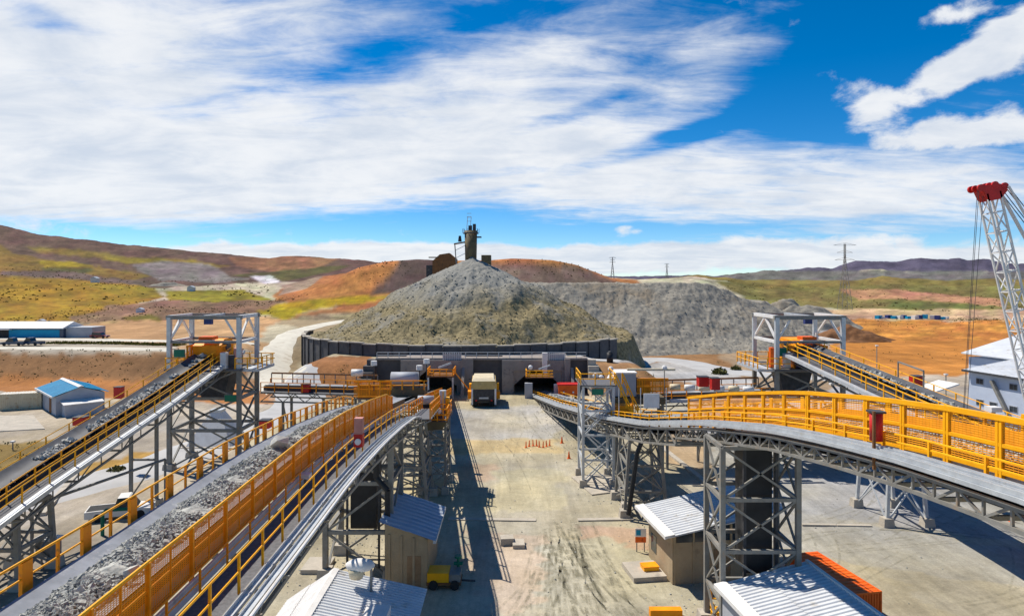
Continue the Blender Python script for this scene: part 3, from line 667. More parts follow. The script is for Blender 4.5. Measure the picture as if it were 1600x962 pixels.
# lower walkway with its handrails and the cable trays outside it
DW = frange(12, 44, 4)+frange(46., 70, 4)
part(MB().loft([[fl(-10.85, D, -1.02), fl(-9.25, D, -1.02), fl(-9.25, D, -1.1), fl(-10.85, D, -1.1)] for D in DW]), 'walkway', 'grating', lm)
rail(lm, [fl(-10.75, D, -1.0) for D in DW], 'orange', (.63, .32), .021, 1.7, pr=.025)
rail(lm, [fl(-9.35, D, -1.0) for D in DW], 'yellow', (1.0, .56), .029, 1.7, pr=.03)
part(MB().loft([[fl(-9.2, D, -1.3), fl(-9.1, D, -1.3), fl(-9.1, D, -.85), fl(-9.2, D, -.85)] for D in DW]), 'toe_beam', 'steel', lm)
for t, z in ((-8.95, -.95), (-8.5, -1.0)):
    mb = MB(); mb.loft([[fl(t-.16, D, z), fl(t+.16, D, z), fl(t+.16, D, z+.16), fl(t+.12, D, z+.16), fl(t+.12, D, z+.05), fl(t-.12, D, z+.05), fl(t-.12, D, z+.16), fl(t-.16, D, z+.16)] for D in DW])
    part(mb, 'cable_tray', 'galv', lm)
part(MB().path([fl(-8.2, D, -.85) for D in DW], .05, 8), 'water_pipe', 'white', lm)
for D in frange(14, 68, 3): piece('bracket', fl(-9.3, D, -1.2), fl(-8.1, D, -1.2), .065, 'steel', lm)
truss(lm, fl, -15.2, -9.4, -1.15, 1.7, frange(14, 122, 3.0), 'steel', .13, .075)
DF = frange(69, 117, 4)  # far walkway and rails added to widen the conveyor's cast shadow
part(MB().loft([[fl(-9.4, D, -1.0), fl(-7.0, D, -1.0), fl(-7.0, D, -1.1), fl(-9.4, D, -1.1)] for D in DF]), 'walkway', 'grating', lm)
rail(lm, [fl(-7.1, D, -1.0) for D in DF], 'orange', (1.1, .6), .05, 2.4, pr=.05)
rail(lm, [fl(-9.3, D, -1.0) for D in DF], 'orange', (1.1, .6), .05, 2.4, pr=.05)
for D in DF: piece('bracket', fl(-9.4, D, -2.2), fl(-7.0, D, -1.15), .1, 'steel', lm)
oremesh(fl, -14.5, -12.3, DL[:17], 15000, .04, .10, 'heap of crushed grey ore riding on the left main conveyor belt', .42, .02, 4)
for px, py, s, lb in ((437, 692, .63, 'large pale boulder riding high among the ore of the left main belt'), (205, 893, .30, 'smaller pale boulder lying against the guard near the front of the left main belt')):
    D = (HC-13.25)*F/(py-HY); p = at(px, py, D)
    mb = rocks([(p.x, p.y, p.z)], [s], int(px)); single(mb, 'boulder', 'stone', lb, 'boulder', (p.x, p.y, p.z-.3))

# ---- main conveyor on the right
RK = [10, 18.5, 20.8, 23.7, 27.5, 32.9, 40.9, 53.9, 67, 92, 118, 124]
RZ = [14.2, 14.25, 14.15, 14.0, 13.65, 13.0, 11.6, 8.85, 6.7, 3.3, .3, -.2]
def fr(t, D, dz=0.): return Vector((16.1-.108*D+t, D, float(np.interp(D, RK, RZ))+dz))
rm = thing('conveyor', 'ore conveyor with bright yellow guard panels sweeping from the right portal to the right edge', 'conveyor', (13, 25, 0), 'conveyors from the stockpile tunnels')
DR = frange(11., 66, 2.5)+frange(68., 122, 3.)
DRn = [d for d in DR if d < 50]
belt(rm, fr, 1.8, 3.9, DR, -.05)
idlers(rm, fr, 1.8, 3.9, frange(12, 116, 1.6), -.15)
for t in (1.65, 4.05):
    part(MB().loft([[fr(t-.08, D, -.5), fr(t+.08, D, -.5), fr(t+.08, D, -.15), fr(t-.08, D, -.15)] for D in DR]), 'stringer', 'galv', rm)
part(MB().loft([[fr(.5, D, -.5), fr(4.4, D, -.5), fr(4.4, D, -.58), fr(.5, D, -.58)] for D in DR]), 'walkway', 'grating', rm)
for t, z in ((.02, -.14), (.34, -.08)):
    part(MB().loft([[fr(t-.13, D, z-.1), fr(t+.13, D, z-.1), fr(t+.13, D, z+.1), fr(t+.10, D, z+.1), fr(t+.10, D, z), fr(t-.10, D, z), fr(t-.10, D, z+.1), fr(t-.13, D, z+.1)] for D in DR]), 'cable_tray', 'galv', rm)
part(MB().loft([[fr(-.2, D, -.34), fr(-.14, D, -.34), fr(-.14, D, -.2), fr(-.2, D, -.2)] for D in DR]), 'edge_beam', 'galv', rm)
rail(rm, [fr(.62, D, -.45) for D in DR], 'yellow', (.95, .66), .04, 2.4, pr=.05)
gp = frange(12.3, 47.5, 2.2)
for a, b in zip(gp[:-1], gp[1:]):
    panel(rm, fr(1.5, a), fr(1.5, b), -.1, 1.6, 'yellow', .075, .034, .115, True, stile=False, wm='amber')
    for q in (a+.07, b-.07):
        p = fr(1.5, q); part(MB().bar(p+V(0, 0, -.5), p+V(0, 0, 1.66), .12), 'guard_post', 'yellow', rm)
part(MB().path([fr(4.35, D, .55) for D in DRn], .035, 6), 'handrail', 'orange', rm)
part(MB().path([fr(4.35, D, 1.1) for D in DRn], .04, 6), 'handrail', 'yellow', rm)
for i, D in enumerate(frange(12.6, 48, 1.8)):
    p = fr(4.35, D)
    if i % 2: part(MB().bar(p+V(0, 0, -.4), p+V(0, 0, 1.1), .08), 'post', 'orange', rm)
    else: part(MB().box(p.x-.05, p.x+.05, p.y-.2, p.y+.2, p.z-.4, p.z+1.35), 'post_plate', 'yellow', rm)
rail(rm, [fr(4.35, D, -.45) for D in DR if D > 50], 'yellow', (1.0, .5), .04, 2.8, pr=.04)
# belt return cover plates seen as an orange strip inside the near guard
part(MB().loft([[fr(4.2, D, -.1), fr(4.22, D, -.1), fr(4.22, D, .75), fr(4.2, D, .75)] for D in DRn]), 'spill_plate', 'orange', rm)
truss(rm, fr, .1, 4.2, -.6, .6, frange(12, 46, 1.0), 'steel', .13, .08)
truss(rm, fr, .1, 4.2, -.6, 1.1, frange(46, 120, 1.9), 'steel', .15, .09)
part(MB().loft([[fr(.9, D, -.95), fr(4.2, D, -.95), fr(4.2, D, -1.0), fr(.9, D, -1.0)] for D in DR]), 'return_belt', 'darksteel', rm)
oremesh(fr, 2.1, 3.6, DR, 4200, .06, .15, 'crushed grey ore riding on the right main conveyor belt', .3, -.02, 9)

# ---- outer conveyor on the left climbing to its transfer tower
def fo(t, D, dz=0.): return Vector((-34+t+.9*max(0, (D-45)/31), D, float(np.interp(D, [25, 44.6, 60, 76, 80], [2.4, 6.5, 9.3, 12.7, 13.3]))+dz))
def outer(root, f, Ds, s, ore_label, seed, gaps, x=1.):
    # s=+1: walkway on the right side as seen from the yard, s=-1: on the left
    belt(root, f, -1.0, 1.0, Ds, 0., 'darkbelt'); idlers(root, f, -1.0, 1.0, frange(Ds[0], Ds[-1], 1.6))
    for t in (-1.25, 1.2): part(MB().loft([[f(t-.07, D, -.5), f(t+.07, D, -.5), f(t+.07, D, .05), f(t-.07, D, .05)] for D in Ds]), 'stringer', 'galv' if t*s < 0 else 'darksteel', root)
    part(MB().loft([[f(-1.3, D, -.5), f(1.3+1.3*(s > 0), D, -.5), f(1.3+1.3*(s > 0), D, -.58), f(-1.3-1.3*(s < 0), D, -.58)] for D in Ds]), 'deck_plate', 'grating', root)
    rail(root, [f(1.45*s, D, -.5) for D in Ds], 'yellow', (1.15, .7), .04, 2.6, pr=.04)
    rail(root, [f(2.45*s, D, -.5) for D in Ds], 'yellow', (1.15, .65), .04, 2.6, pr=.04)
    rail(root, [f(-1.5*s, D, -.5) for D in Ds], 'yellow', (1.1, .6), .035, 2.6, pr=.04)
    part(MB().loft([[f(2.5*s, D, -.75), f(2.5*s+.45*s, D, -.75), f(2.5*s+.45*s, D, -.45), f(2.5*s, D, -.45)] for D in Ds]), 'cable_tray', 'galv', root)
    truss(root, f, -1.3, 2.4 if s > 0 else 1.3, -.65, 1.1, frange(Ds[0], Ds[-1], 2.6), 'steel', .15, .07)
    oremesh(f, -.75, .75, Ds, 900, .10, .26, ore_label, .12, 0., seed, gaps, 'stone' if s > 0 else 'ore')
ol = thing('conveyor', 'narrow dark belt conveyor on stilts climbing along the far left side', 'conveyor', (-34, 30, 0), 'conveyors climbing to transfer towers')
outer(ol, fo, frange(28, 76, 3), 1, 'scattered pale lumps of ore on the narrow far left conveyor', 21, -.12)
def fq(t, D, dz=0.): return Vector((31.9+t-.012*(D-48), D, float(np.interp(D, [20, 41, 48.6, 73, 77], [9.0, 10.4, 11.0, 13.2, 13.5]))+dz-.15))
oq = thing('conveyor', 'narrow conveyor with yellow rails descending from the right transfer tower behind the guarded one', 'conveyor', (31.5, 40, 0), 'conveyors climbing to transfer towers')
outer(oq, fq, frange(22, 73, 3), -1, 'dark lumps of ore on the narrow conveyor below the right transfer tower', 22, -.1)

# ------------------------------------------------------------------ steel towers
def lattice(root, x0, x1, y0, y1, levels, cw, m, bm=None, brace='x', foot=None, splay=0.):
    bm = bm or m; cs = [(x0, y0), (x1, y0), (x1, y1), (x0, y1)]; zt = levels[-1]; cx, cy = (x0+x1)/2, (y0+y1)/2
    def P(i, z):
        k = splay*(1-z/zt); x, y = cs[i]; return V(x+(k if x > cx else -k), y+(k if y > cy else -k)*.6, z)
    for i in range(4):
        part(MB().bar(P(i, levels[0]), P(i, zt), cw), 'column', m, root)
        if foot: q = P(i, 0); part(MB().obox(q, foot, foot, .7, 0, .85), 'footing', 'conc', root)
    for i in range(4):
        j = (i+1) % 4
        for z in levels[1:]: piece('beam', P(i, z), P(j, z), cw*.75, bm, root)
        for n, (a, b) in enumerate(zip(levels[:-1], levels[1:])):
            if brace == 'x':
                piece('brace', P(i, a), P(j, b), cw*.42, bm, root); piece('brace', P(j, a), P(i, b), cw*.42, bm, root)
            elif brace == 'k':
                mid = (P(i, b)+P(j, b))/2; piece('brace', P(i, a), mid, cw*.42, bm, root); piece('brace', P(j, a), mid, cw*.42, bm, root)
            else:
                p, q = (i, j) if n % 2 else (j, i); piece('brace', P(p, a), P(q, b), cw*.42, bm, root)
def board(px, py, D, w, h, m, label, cat='sign', group=None, z=None, text=None, name='sign'):
    p = at(px, py, D); t = thing(name, label, cat, p, group)
    mb = MB(); mb.box(p.x-w/2, p.x+w/2, p.y-.03, p.y+.03, p.z-h/2, p.z+h/2); part(mb, 'board', m, t)
    part(MB().box(p.x-w/2-.04, p.x+w/2+.04, p.y+.032, p.y+.07, p.z-h/2-.04, p.z+h/2+.04), 'frame', 'steel', t); return t

# left support tower with its counterweight
t = thing('support_tower', 'grey steel tower holding a tall black counterweight under the left main conveyor', 'support tower', (-11, 47, 0), 'towers with black counterweights')
lattice(t, -12.6, -8.2, 45.4, 49.6, [0, 3.1, 6.4, 9.3], .34, 'steel', foot=1.0, brace='z')
cw = MB().box(-11.2, -9.4, 46.6, 48.4, 2.9, 9.4); part(cw, 'counterweight', 'black', t)
for x in (-11.4, -9.2): piece('guide_rail', V(x, 46.5, .2), V(x, 46.5, 9.5), .14, 'darksteel', t)
part(MB().box(-12.9, -9.9, 46.4, 46.9, 6.9, 7.35), 'guide_beam', 'conc', t)
part(MB().path([V(-9.1, 45.0, 9.4), V(-9.1, 45.0, 6.9), V(-8.3, 44.8, 6.1), V(-8.3, 44.8, .3)], .19, 10), 'drain_pipe', 'black', t)
# right support tower with its counterweight
t = thing('support_tower', 'grey steel tower holding a tall black counterweight beside the tan hut on the right', 'support tower', (14, 38, 0), 'towers with black counterweights')
lattice(t, 11.4, 15.5, 36.4, 39.4, [0, 2.6, 5.4, 8.2, 11.0], .27, 'steel', foot=1.0, brace='x')
part(MB().box(12.95, 14.4, 37.2, 39.0, 3.9, 11.2), 'counterweight', 'black', t)
for x in (12.8, 14.55): piece('guide_rail', V(x, 37.0, .2), V(x, 37.0, 11.3), .16, 'darksteel', t)
for x in (12.5, 15.0): part(MB().box(x-.2, x+.2, 38.1, 38.7, 10.5, 11.6), 'bearing_block', 'olive', t)

# trestles under the main conveyors
def trestle(name, label, px, D, w, ln, zt, cw, m, grp, n=4, sp=.7):
    x = (px-800)/F*D; t = thing(name, label, 'trestle', (x, D, 0), grp)
    lattice(t, x-w/2, x+w/2, D-ln/2, D+ln/2, [0.3]+[zt*(i+1)/n for i in range(n)], cw, m, foot=.9, splay=sp, brace='x'); return t
G1 = 'trestles under the main conveyors'
trestle('trestle', 'lattice trestle behind the blue-grey roofed hut under the left main conveyor', 633, 61, 3.2, 3.4, 7.4, .26, 'steel', G1)
trestle('trestle', 'short lattice trestle far down the left main conveyor near its portal', 645, 84, 3.2, 3.0, 4.3, .24, 'steel', G1, 2)
t = trestle('trestle', 'lattice trestle with one dark slanting leg between the ladder tower and the white-roofed tan hut', 1000, 59.5, 2.6, 4.4, 6.5, .24, 'steel', G1, 3, .5)
part(MB().path([V(11.0, 56.4, 6.9), V(10.5, 56.4, 5.6), V(9.75, 56.3, .5)], .2, 8), 'slanting_leg', 'black', t)
part(MB().obox(gd(978, 803), .95, .95, 1.0, 0, .8), 'footing', 'conc', t)
t = trestle('trestle', 'pale two-panel trestle standing in the grey yard to the right of the tan hut', 1391, 57.5, 2.2, 4.2, 8.9, .26, 'galv', 'trestles under the outer conveyors', 2, .55)
trestle('trestle', 'first trestle under the far left conveyor, at the left edge of the photo', 25, 45.5, 2.4, 3.2, 5.0, .3, 'steel', 'trestles under the outer conveyors', 2, .25)
t = thing('trestle', 'slim pair of grey posts under the far left conveyor beyond the pump', 'trestle', (-33.5, 61, 0), 'trestles under the outer conveyors')
for x in (-34.3, -32.0):
    piece('column', V(x, 60.5, .3), V(x, 60.5, 8.0), .26, 'steel', t); part(MB().obox((x, 60.5, 0), .9, .9, .5, 0, .85), 'footing', 'conc', t)
piece('beam', V(-34.3, 60.5, 4), V(-32, 60.5, 4), .18, 'steel', t); piece('beam', V(-34.3, 60.5, 7.8), V(-32, 60.5, 7.8), .2, 'steel', t); piece('brace', V(-34.3, 60.5, .6), V(-32, 60.5, 4), .12, 'steel', t)
# concrete pad and ladder tower
t = thing('ladder_tower', 'pale steel stair tower on a concrete pad with a green sign at its top', 'stair tower', (8.4, 67.5, 0))
lattice(t, 6.95, 9.9, 65.6, 69.8, [.25, 2.6, 5.0, 7.4, 9.8], .25, 'galv', foot=.8, brace='z')
for z, a, b in ((0.3, 7.2, 9.6), (2.6, 9.6, 7.2), (5.0, 7.2, 9.6), (7.4, 9.6, 7.2)):
    part(MB().bar(V(a, 66.1, z), V(b, 66.1, z+2.4), .12, .1).bar(V(a, 66.9, z), V(b, 66.9, z+2.4), .12, .1), 'stair_flight', 'galv', t)
part(MB().box(6.6, 10.2, 65.3, 70.2, 9.85, 9.95), 'platform', 'grating', t)
rail(t, [V(6.7, 70, 9.95), V(6.7, 65.4, 9.95), V(10.1, 65.4, 9.95), V(10.1, 70, 9.95)], 'yellow', (1.1, .6), .05, 1.5, pr=.05)
rail(t, [V(10.1, 65.4, 9.9), V(11.6, 64.5, 6.4)], 'yellow', (1.1, .6), .07, 1.2, pr=.06)
rail(t, [V(10.9, 66.4, 9.9), V(12.4, 65.5, 6.4)], 'yellow', (1.1, .6), .07, 1.2, pr=.06)
struct(MB().prism([gd(893, 744, .12), gd(925, 772, .12), gd(985, 764, .12), gd(950, 738, .12)], (0, 0, -.4)), 'concrete_pad', 'conc')

# transfer towers at the heads of the outer conveyors
def transfer(sx, cx, cy, label, mirror, w, d):
    t = thing('transfer_tower', label, 'tower', (cx, cy, 0), 'transfer towers')
    x0, x1, y0, y1 = cx-w/2, cx+w/2, cy-d/2, cy+d/2
    lattice(t, x0, x1, y0, y1, [.2, 4.2, 7.6, 10.6], .42, 'steel', foot=1.1, brace='x')
    for i, (x, y) in enumerate(((x0, y0), (x1, y0), (x1, y1), (x0, y1))): piece('column', V(x, y, 10.6), V(x, y, 16.2), .42, 'galv', t)
    for y in (y0, y1):
        piece('crane_beam', V(x0-.3, y, 16.2), V(x1+.3, y, 16.2), .4, 'steel', t); piece('beam', V(x0, y, 13.6), V(x1, y, 13.6), .26, 'steel', t)
    for x in (x0, x1, cx):
        piece('crane_beam', V(x, y0, 16.25), V(x, y1, 16.25), .36, 'white' if x != cx else 'galv', t)
        if x != cx:
            piece('beam', V(x, y0, 13.6), V(x, y1, 13.6), .3, 'white', t)
            for a, b in ((y0, cy), (y1, cy)): piece('brace', V(x, a, 13.7), V(x, b, 16.1), .2, 'white', t)
    for x, k in ((x0, 1), (x1, -1)): piece('knee_brace', V(x, y0, 13.7), V(x+k*1.5, y0, 16.1), .18, 'white', t)
    part(MB().box(x0-.4, x1+.4, y0-.4, y1+.4, 10.55, 10.75), 'platform', 'grating', t)
    e = -1.6*sx
    part(MB().box(min(x0, x0+0)-2.0 if mirror else x1, x0 if mirror else x1+2.0, y0, y1, 10.45, 10.75), 'side_platform', 'galv', t)
    xa = x0-2.0 if mirror else x0-.3; xb = x1+.3 if mirror else x1+2.0
    rail(t, [V(xa, y1, 10.75), V(xa, y0-.3, 10.75), V(cx-2.2, y0-.3, 10.75)], 'yellow', (1.15, .6), .05, 1.3, pr=.05)
    rail(t, [V(cx+3.4, y0-.3, 10.75), V(xb, y0-.3, 10.75), V(xb, y1, 10.75), V(xa, y1, 10.75)], 'yellow', (1.15, .6), .05, 1.3, pr=.05)
    # head pulley housing, drive and hood
    hx = cx-.2*sx
    part(MB().prism([(hx-1.5, y0+1, 10.8), (hx-1.5, y0+1, 13.1), (hx-1.5, y0+2.4, 13.7), (hx-1.5, y1-1.0, 13.7), (hx-1.5, y1-.5, 12.4), (hx-1.5, y1-.5, 10.8)], (3.0, 0, 0)), 'head_chute', 'orange', t)
    part(MB().tube(V(hx-1.9, y0+2.2, 12.9), V(hx+1.9, y0+2.2, 12.9), .55, 14), 'head_pulley', 'idler', t)
    part(MB().box(hx-.7, hx+.8, y0+.6, y0+2.0, 13.75, 14.1), 'drive_guard', 'redo', t)
    part(MB().box(hx-.7, hx+.8, y0+.5, y0+1.2, 13.45, 13.75), 'drive_base', 'white', t)
    for i in range(5):
        x = hx+1.7+.02*i if sx < 0 else hx-1.7; part(MB().bar(V(x, y0+.2+i*.9, 10.8), V(x, y0+.2+i*.9, 13.2), .14), 'guard_post', 'orange', t)
    panel(t, V(hx+1.75*(1 if mirror else 1), y0+.2, 10.8), V(hx+1.75, y0+4.2, 10.8), 0, 2.3, 'orange', .1, .05, .12)
    panel(t, V(hx-1.75, y0+.2, 10.8), V(hx-1.75, y0+4.2, 10.8), 0, 2.3, 'orange', .1, .05, .12)
    part(MB().tube(V(cx+3.4*sx, cy-2, 10.8), V(cx+3.4*sx, cy-2, 12.9), .45, 10), 'drive_motor', 'redo' if mirror else 'pink', t)
    part(MB().box(cx+2.2*sx-.3, cx+2.2*sx+.3, cy-3, cy-2.3, 10.8, 12.5), 'control_cabinet', 'white', t)
    part(MB().box(cx+1.9*sx+.6, cx+1.9*sx+2.0, y0+.1, y0+.5, 10.9, 12.2), 'control_cabinet', 'navy' if mirror else 'darksteel', t)
    part(MB().box(cx-.1, cx+.7, cy-2.4, cy-1.9, 15.45, 16.0), 'hoist', 'navy', t)
    part(MB().prism([(cx-2, y1-3, 10.5), (cx+2, y1-3, 10.5), (cx+1.2, y1-3, 7.2), (cx-1.2, y1-3, 7.2)], (0, 2.4, 0)), 'transfer_chute', 'darksteel', t)
    return t
transfer(1, -32.7, 73.9, 'tall grey transfer tower with open top frame at the head of the far left conveyor', False, 7.4, 5.0)
transfer(-1, 31.6, 74.6, 'tall transfer tower with white braces and orange motor above the right outer conveyor', True, 7.0, 6.6)
board(280, 552, 70.2, 1.1, .75, 'green', 'green sign high on the left transfer tower beside the conveyor rails')
board(265, 622, 70.3, 1.0, .6, 'green', 'left one of two green signs low on the left transfer tower')
board(360, 622, 70.3, 1.2, .65, 'green', 'right one of two green signs low on the left transfer tower')
board(1222, 550, 71.3, .95, .85, 'green', 'green sign on the corner of the right transfer tower')
board(934, 612, 65.2, 1.1, .55, 'green', 'green sign at the top of the pale stair tower')

# cross conveyors from the transfer towers to the main ones
def cross(xa, xb, y, za, zb, label, lab2):
    t = thing('conveyor', label, 'conveyor', ((xa+xb)/2, y, 0), 'cross conveyors')
    f = lambda s, u, dz=0.: Vector((xa+(xb-xa)*u, y+s, za+(zb-za)*u+dz))
    U = frange(0, 1., .1)
    mb = MB(); mb.loft([[f(-.8, u, .25), f(-.3, u, 0), f(.3, u, 0), f(.8, u, .25)] for u in U], closed=False); part(mb, 'belt', 'belt', t, True)
    part(MB().loft([[f(-2, u, -.4), f(1.2, u, -.4), f(1.2, u, -.5), f(-2, u, -.5)] for u in U]), 'walkway', 'grating', t)
    for s in (-1., 1.): part(MB().pathbar([f(s, u, -.1) for u in U], .14, .5), 'stringer', 'darksteel', t)
    rail(t, [f(-1.95, u, -.4) for u in U], 'orange', (1.1, .55), .04, 1.6, pr=.05); rail(t, [f(1.2, u, -.4) for u in U], 'orange', (1.1, .55), .04, 1.6, pr=.05)
    for s in (-2., 1.2):
        for z in (-.5, -1.5): part(MB().pathbar([f(s, u, z) for u in U], .16), 'chord', 'steel', t)
        for i in range(10): piece('brace', f(s, U[i], -.5 if i % 2 else -1.5), f(s, U[i+1], -1.5 if i % 2 else -.5), .09, 'steel', t)
    for u in (.2, .5, .8):
        for s in (-1.9, 1.1): piece('column', f(s, u, -1.5), V(f(s, u).x, f(s, u).y, 0.1), .26, 'steel', t)
        piece('brace', f(-1.9, u, -1.6), V(f(1.1, u).x, f(1.1, u).y, .3), .12, 'steel', t)
    part(MB().path([f(1.6, u, 1.3) for u in U], .11, 6), 'pipe', 'rust', t)
    for i in range(11): part(MB().box(f(1.6, i/10).x-.05, f(1.6, i/10).x+.05, y+1.5, y+1.6, f(0, i/10).z-.4, f(0, i/10).z+1.3), 'pipe_post', 'steel', t)
    return t
cross(-29, -16.2, 79.5, 7.7, 7.4, 'low dark cross conveyor joining the left transfer tower to the left main conveyor', '')
cross(13.8, 27.5, 73.5, 7.6, 8.0, 'low cross conveyor with pipes and motors joining the right transfer tower to the stair tower', '')

# ------------------------------------------------------------------ portal wall, ring wall, stepped walls
pw = thing('portal_wall', 'long dark concrete retaining wall with two conveyor portals below the stockpile', 'retaining wall', (-5.5, 121, 0))
def bx(x0, x1, y0, y1, z0, z1, name, m, root): return part(MB().box(x0, x1, y0, y1, z0, z1), name, m, root)
bx(-24.6, -20.0, 121.7, 123.6, 0, 5.9, 'wall_bay', 'conc_dd', pw)  # recessed bays take a darker concrete, their shade put into the colour
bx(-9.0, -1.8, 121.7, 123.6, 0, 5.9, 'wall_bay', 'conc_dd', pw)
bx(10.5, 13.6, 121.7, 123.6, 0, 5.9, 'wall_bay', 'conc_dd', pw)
for a, b, o0, o1 in ((-20.0, -9.0, -18.4, -9.9), (-1.8, 10.5, .3, 9.0)):
    bx(a, o0, 120.6, 135, 0, 5.9, 'portal_side', 'conc_d', pw); bx(o1, b, 120.6, 135, 0, 5.9, 'portal_side', 'conc_d', pw)
    bx(o0, o1, 120.6, 136, 4.0, 5.9, 'portal_lintel', 'conc_d', pw); bx(o0, o1, 134, 135, 0, 4.2, 'tunnel_dark', 'black', pw)  # black panel stands in for the darkness deeper in the tunnel
    part(MB().prism([(o0+.002, 120.9, 4.0), (o0+.002, 120.9, 1.4), (o0+3.0, 120.9, 4.0)], (0, .5, 0)), 'haunch', 'conc_d', pw)
    part(MB().prism([(o1-.002, 120.9, 4.0), (o1-.002, 120.9, 1.2), (o1-3.2, 120.9, 4.0)], (0, .5, 0)), 'haunch', 'conc_d', pw)
    part(MB().prism([(b+.01, 120.7, 0), (b+.01, 117.0, 0), (b+.01, 120.7, 4.6)], (.5, 0, 0)), 'wing_wall', 'conc_d', pw)
bx(-9.0, -7.0, 120.7, 121.7, 0, 6.2, 'pillar', 'conc_d', pw); bx(9.4, 10.4, 120.2, 120.6, 0, 6.2, 'pillar', 'conc_d', pw)
bx(5.4, 6.3, 119.9, 120.6, 3.6, 7.3, 'pillar', 'white', pw)
bx(-24.6, 13.6, 121.2, 123.7, 5.9, 6.25, 'coping', 'conc_d', pw)
rail(pw, [V(-24.4, 121.4, 6.25), V(13.4, 121.4, 6.25)], 'galv', (1.0, .5), .05, 2.0, pr=.05)
for a, b in ((-12.4, -9.2), (6.4, 9.4)):
    for i in range(9): bx(a+(b-a)*i/8-.09, a+(b-a)*i/8+.09, 121.0, 121.12, 5.9, 7.2, 'fence_picket', 'galv', pw)
    bx(a, b, 121.13, 121.17, 6.0, 7.0, 'fence_panel', 'wallgrey', pw)
rw = thing('ring_wall', 'curved dark retaining wall of upright panels with pale coping around the stockpile foot', 'retaining wall', (PC.x, 130, 5))
N = 30; A0, A1 = math.radians(178), math.radians(324)
for i in range(N):
    a, b = A0+(A1-A0)*i/N, A0+(A1-A0)*(i+1)/N; z0, z1 = min(4.2, tz1(PC.x+40.9*math.cos(a), PC.y+40.9*math.sin(a))-.3), 7.6+.12*math.sin(i*2.3)
    q = [(PC.x+r*math.cos(t), PC.y+r*math.sin(t)) for t, r in ((a+.004, 40.4), (b-.004, 40.4), (b-.004, 40.9), (a+.004, 40.9))]
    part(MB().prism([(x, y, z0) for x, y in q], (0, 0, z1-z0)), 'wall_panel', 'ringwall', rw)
    q = [(PC.x+r*math.cos(t), PC.y+r*math.sin(t)) for t, r in ((a, 40.2), (b, 40.2), (b, 41.1), (a, 41.1))]
    part(MB().prism([(x, y, z1) for x, y in q], (0, 0, .22)), 'coping_stone', 'conc', rw)
    t = a; c = (PC.x+41.0*math.cos(t), PC.y+41.0*math.sin(t)); part(MB().obox((c[0], c[1], z0), .3, .3, z1-z0-.1, t), 'post', 'darksteel', rw)
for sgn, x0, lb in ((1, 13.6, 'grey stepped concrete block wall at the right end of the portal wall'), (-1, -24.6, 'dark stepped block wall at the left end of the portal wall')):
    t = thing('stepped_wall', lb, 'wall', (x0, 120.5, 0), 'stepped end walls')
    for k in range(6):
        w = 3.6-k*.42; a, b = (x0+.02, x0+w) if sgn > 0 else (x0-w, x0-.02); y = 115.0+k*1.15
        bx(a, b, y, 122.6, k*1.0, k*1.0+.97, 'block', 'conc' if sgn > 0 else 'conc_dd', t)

# ------------------------------------------------------------------ sheds and huts
def corr(mb, a, b, c, d, n, h=.06):
    """ribbed sheet: ribs run a->d and b->c, repeated n times across a->b"""
    a, b, c, d = map(Vector, (a, b, c, d)); nn = (b-a).cross(d-a).normalized()
    if nn.z < 0: nn = -nn
    A = []; D_ = []
    for i in range(n):
        for f, k in ((0, 0), (.45, 0), (.6, 1), (.85, 1)):
            u = (i+f)/n; A.append(a.lerp(b, u)+nn*h*k); D_.append(d.lerp(c, u)+nn*h*k)
    A.append(b); D_.append(c)                                # two sheets to a slope, the upper lapped over the lower
    Mi = [p.lerp(q, .52) for p, q in zip(A, D_)]; mb.loft([A, Mi], closed=False); mb.loft([[p+nn*.03 for p in [p_.lerp(q_, .49) for p_, q_ in zip(A, D_)]], [q+nn*.012 for q in D_]], closed=False); return mb
def place(t, loc, rz): t.location = loc; t.rotation_euler = (0, 0, rz); return t
def mono_hut(name, label, w, d, zl, zr_, over, ribs, wallm, roofm, loc, rz, front=None):
    """roof rises from zl at x=0 to zr_ at x=w; origin at the near left corner"""
    t = thing(name, label, 'building', (0, 0, 0), None)
    zz = lambda x: zl+(zr_-zl)*x/w
    part(MB().prism([(0, 0, 0), (w, 0, 0), (w, 0, zz(w)-.1), (0, 0, zz(0)-.1)], (0, .2, 0)), 'front_wall', wallm, t)
    part(MB().prism([(0, d-.2, 0), (w, d-.2, 0), (w, d-.2, zz(w)-.1), (0, d-.2, zz(0)-.1)], (0, .2, 0)), 'back_wall', wallm, t)
    bx(.002, .2, .2, d-.2, 0, zz(0)-.1, 'side_wall', wallm, t); bx(w-.2, w-.002, .2, d-.2, 0, zz(w)-.25, 'side_wall', wallm, t)
    mb = corr(MB(), (-over, -over, zz(-over)), (-over, d+over, zz(-over)), (w+over, d+over, zz(w+over)), (w+over, -over, zz(w+over)), ribs)
    mb.prism([(-over, -over, zz(-over)-.09), (w+over, -over, zz(w+over)-.09), (w+over, d+over, zz(w+over)-.09), (-over, d+over, zz(-over)-.09)], (0, 0, .06))
    part(mb, 'roof', roofm, t)
    k = .62
    part(MB().prism([(-over-.05, -over-.03, zz(-over)-.12), (-over+k, -over-.03, zz(-over+k)+.065), (-over+k, -over-.03, zz(-over+k)+.09), (-over-.05, -over-.03, zz(-over)+.09)], (0, d+2*over+.06, 0)), 'eave_flashing', 'white', t)
    part(MB().box(w+over-.12, w+over+.06, -over-.02, d+over+.02, zz(w+over)-.06, zz(w+over)+.12), 'ridge_flashing', 'white', t)
    return t
t = mono_hut('hut', 'tan walled hut with a pale single-slope roof beside the right counterweight tower', 6.9, 4.6, 3.55, 4.75, .75, 16, 'walltan', 'roofw', None, 0)
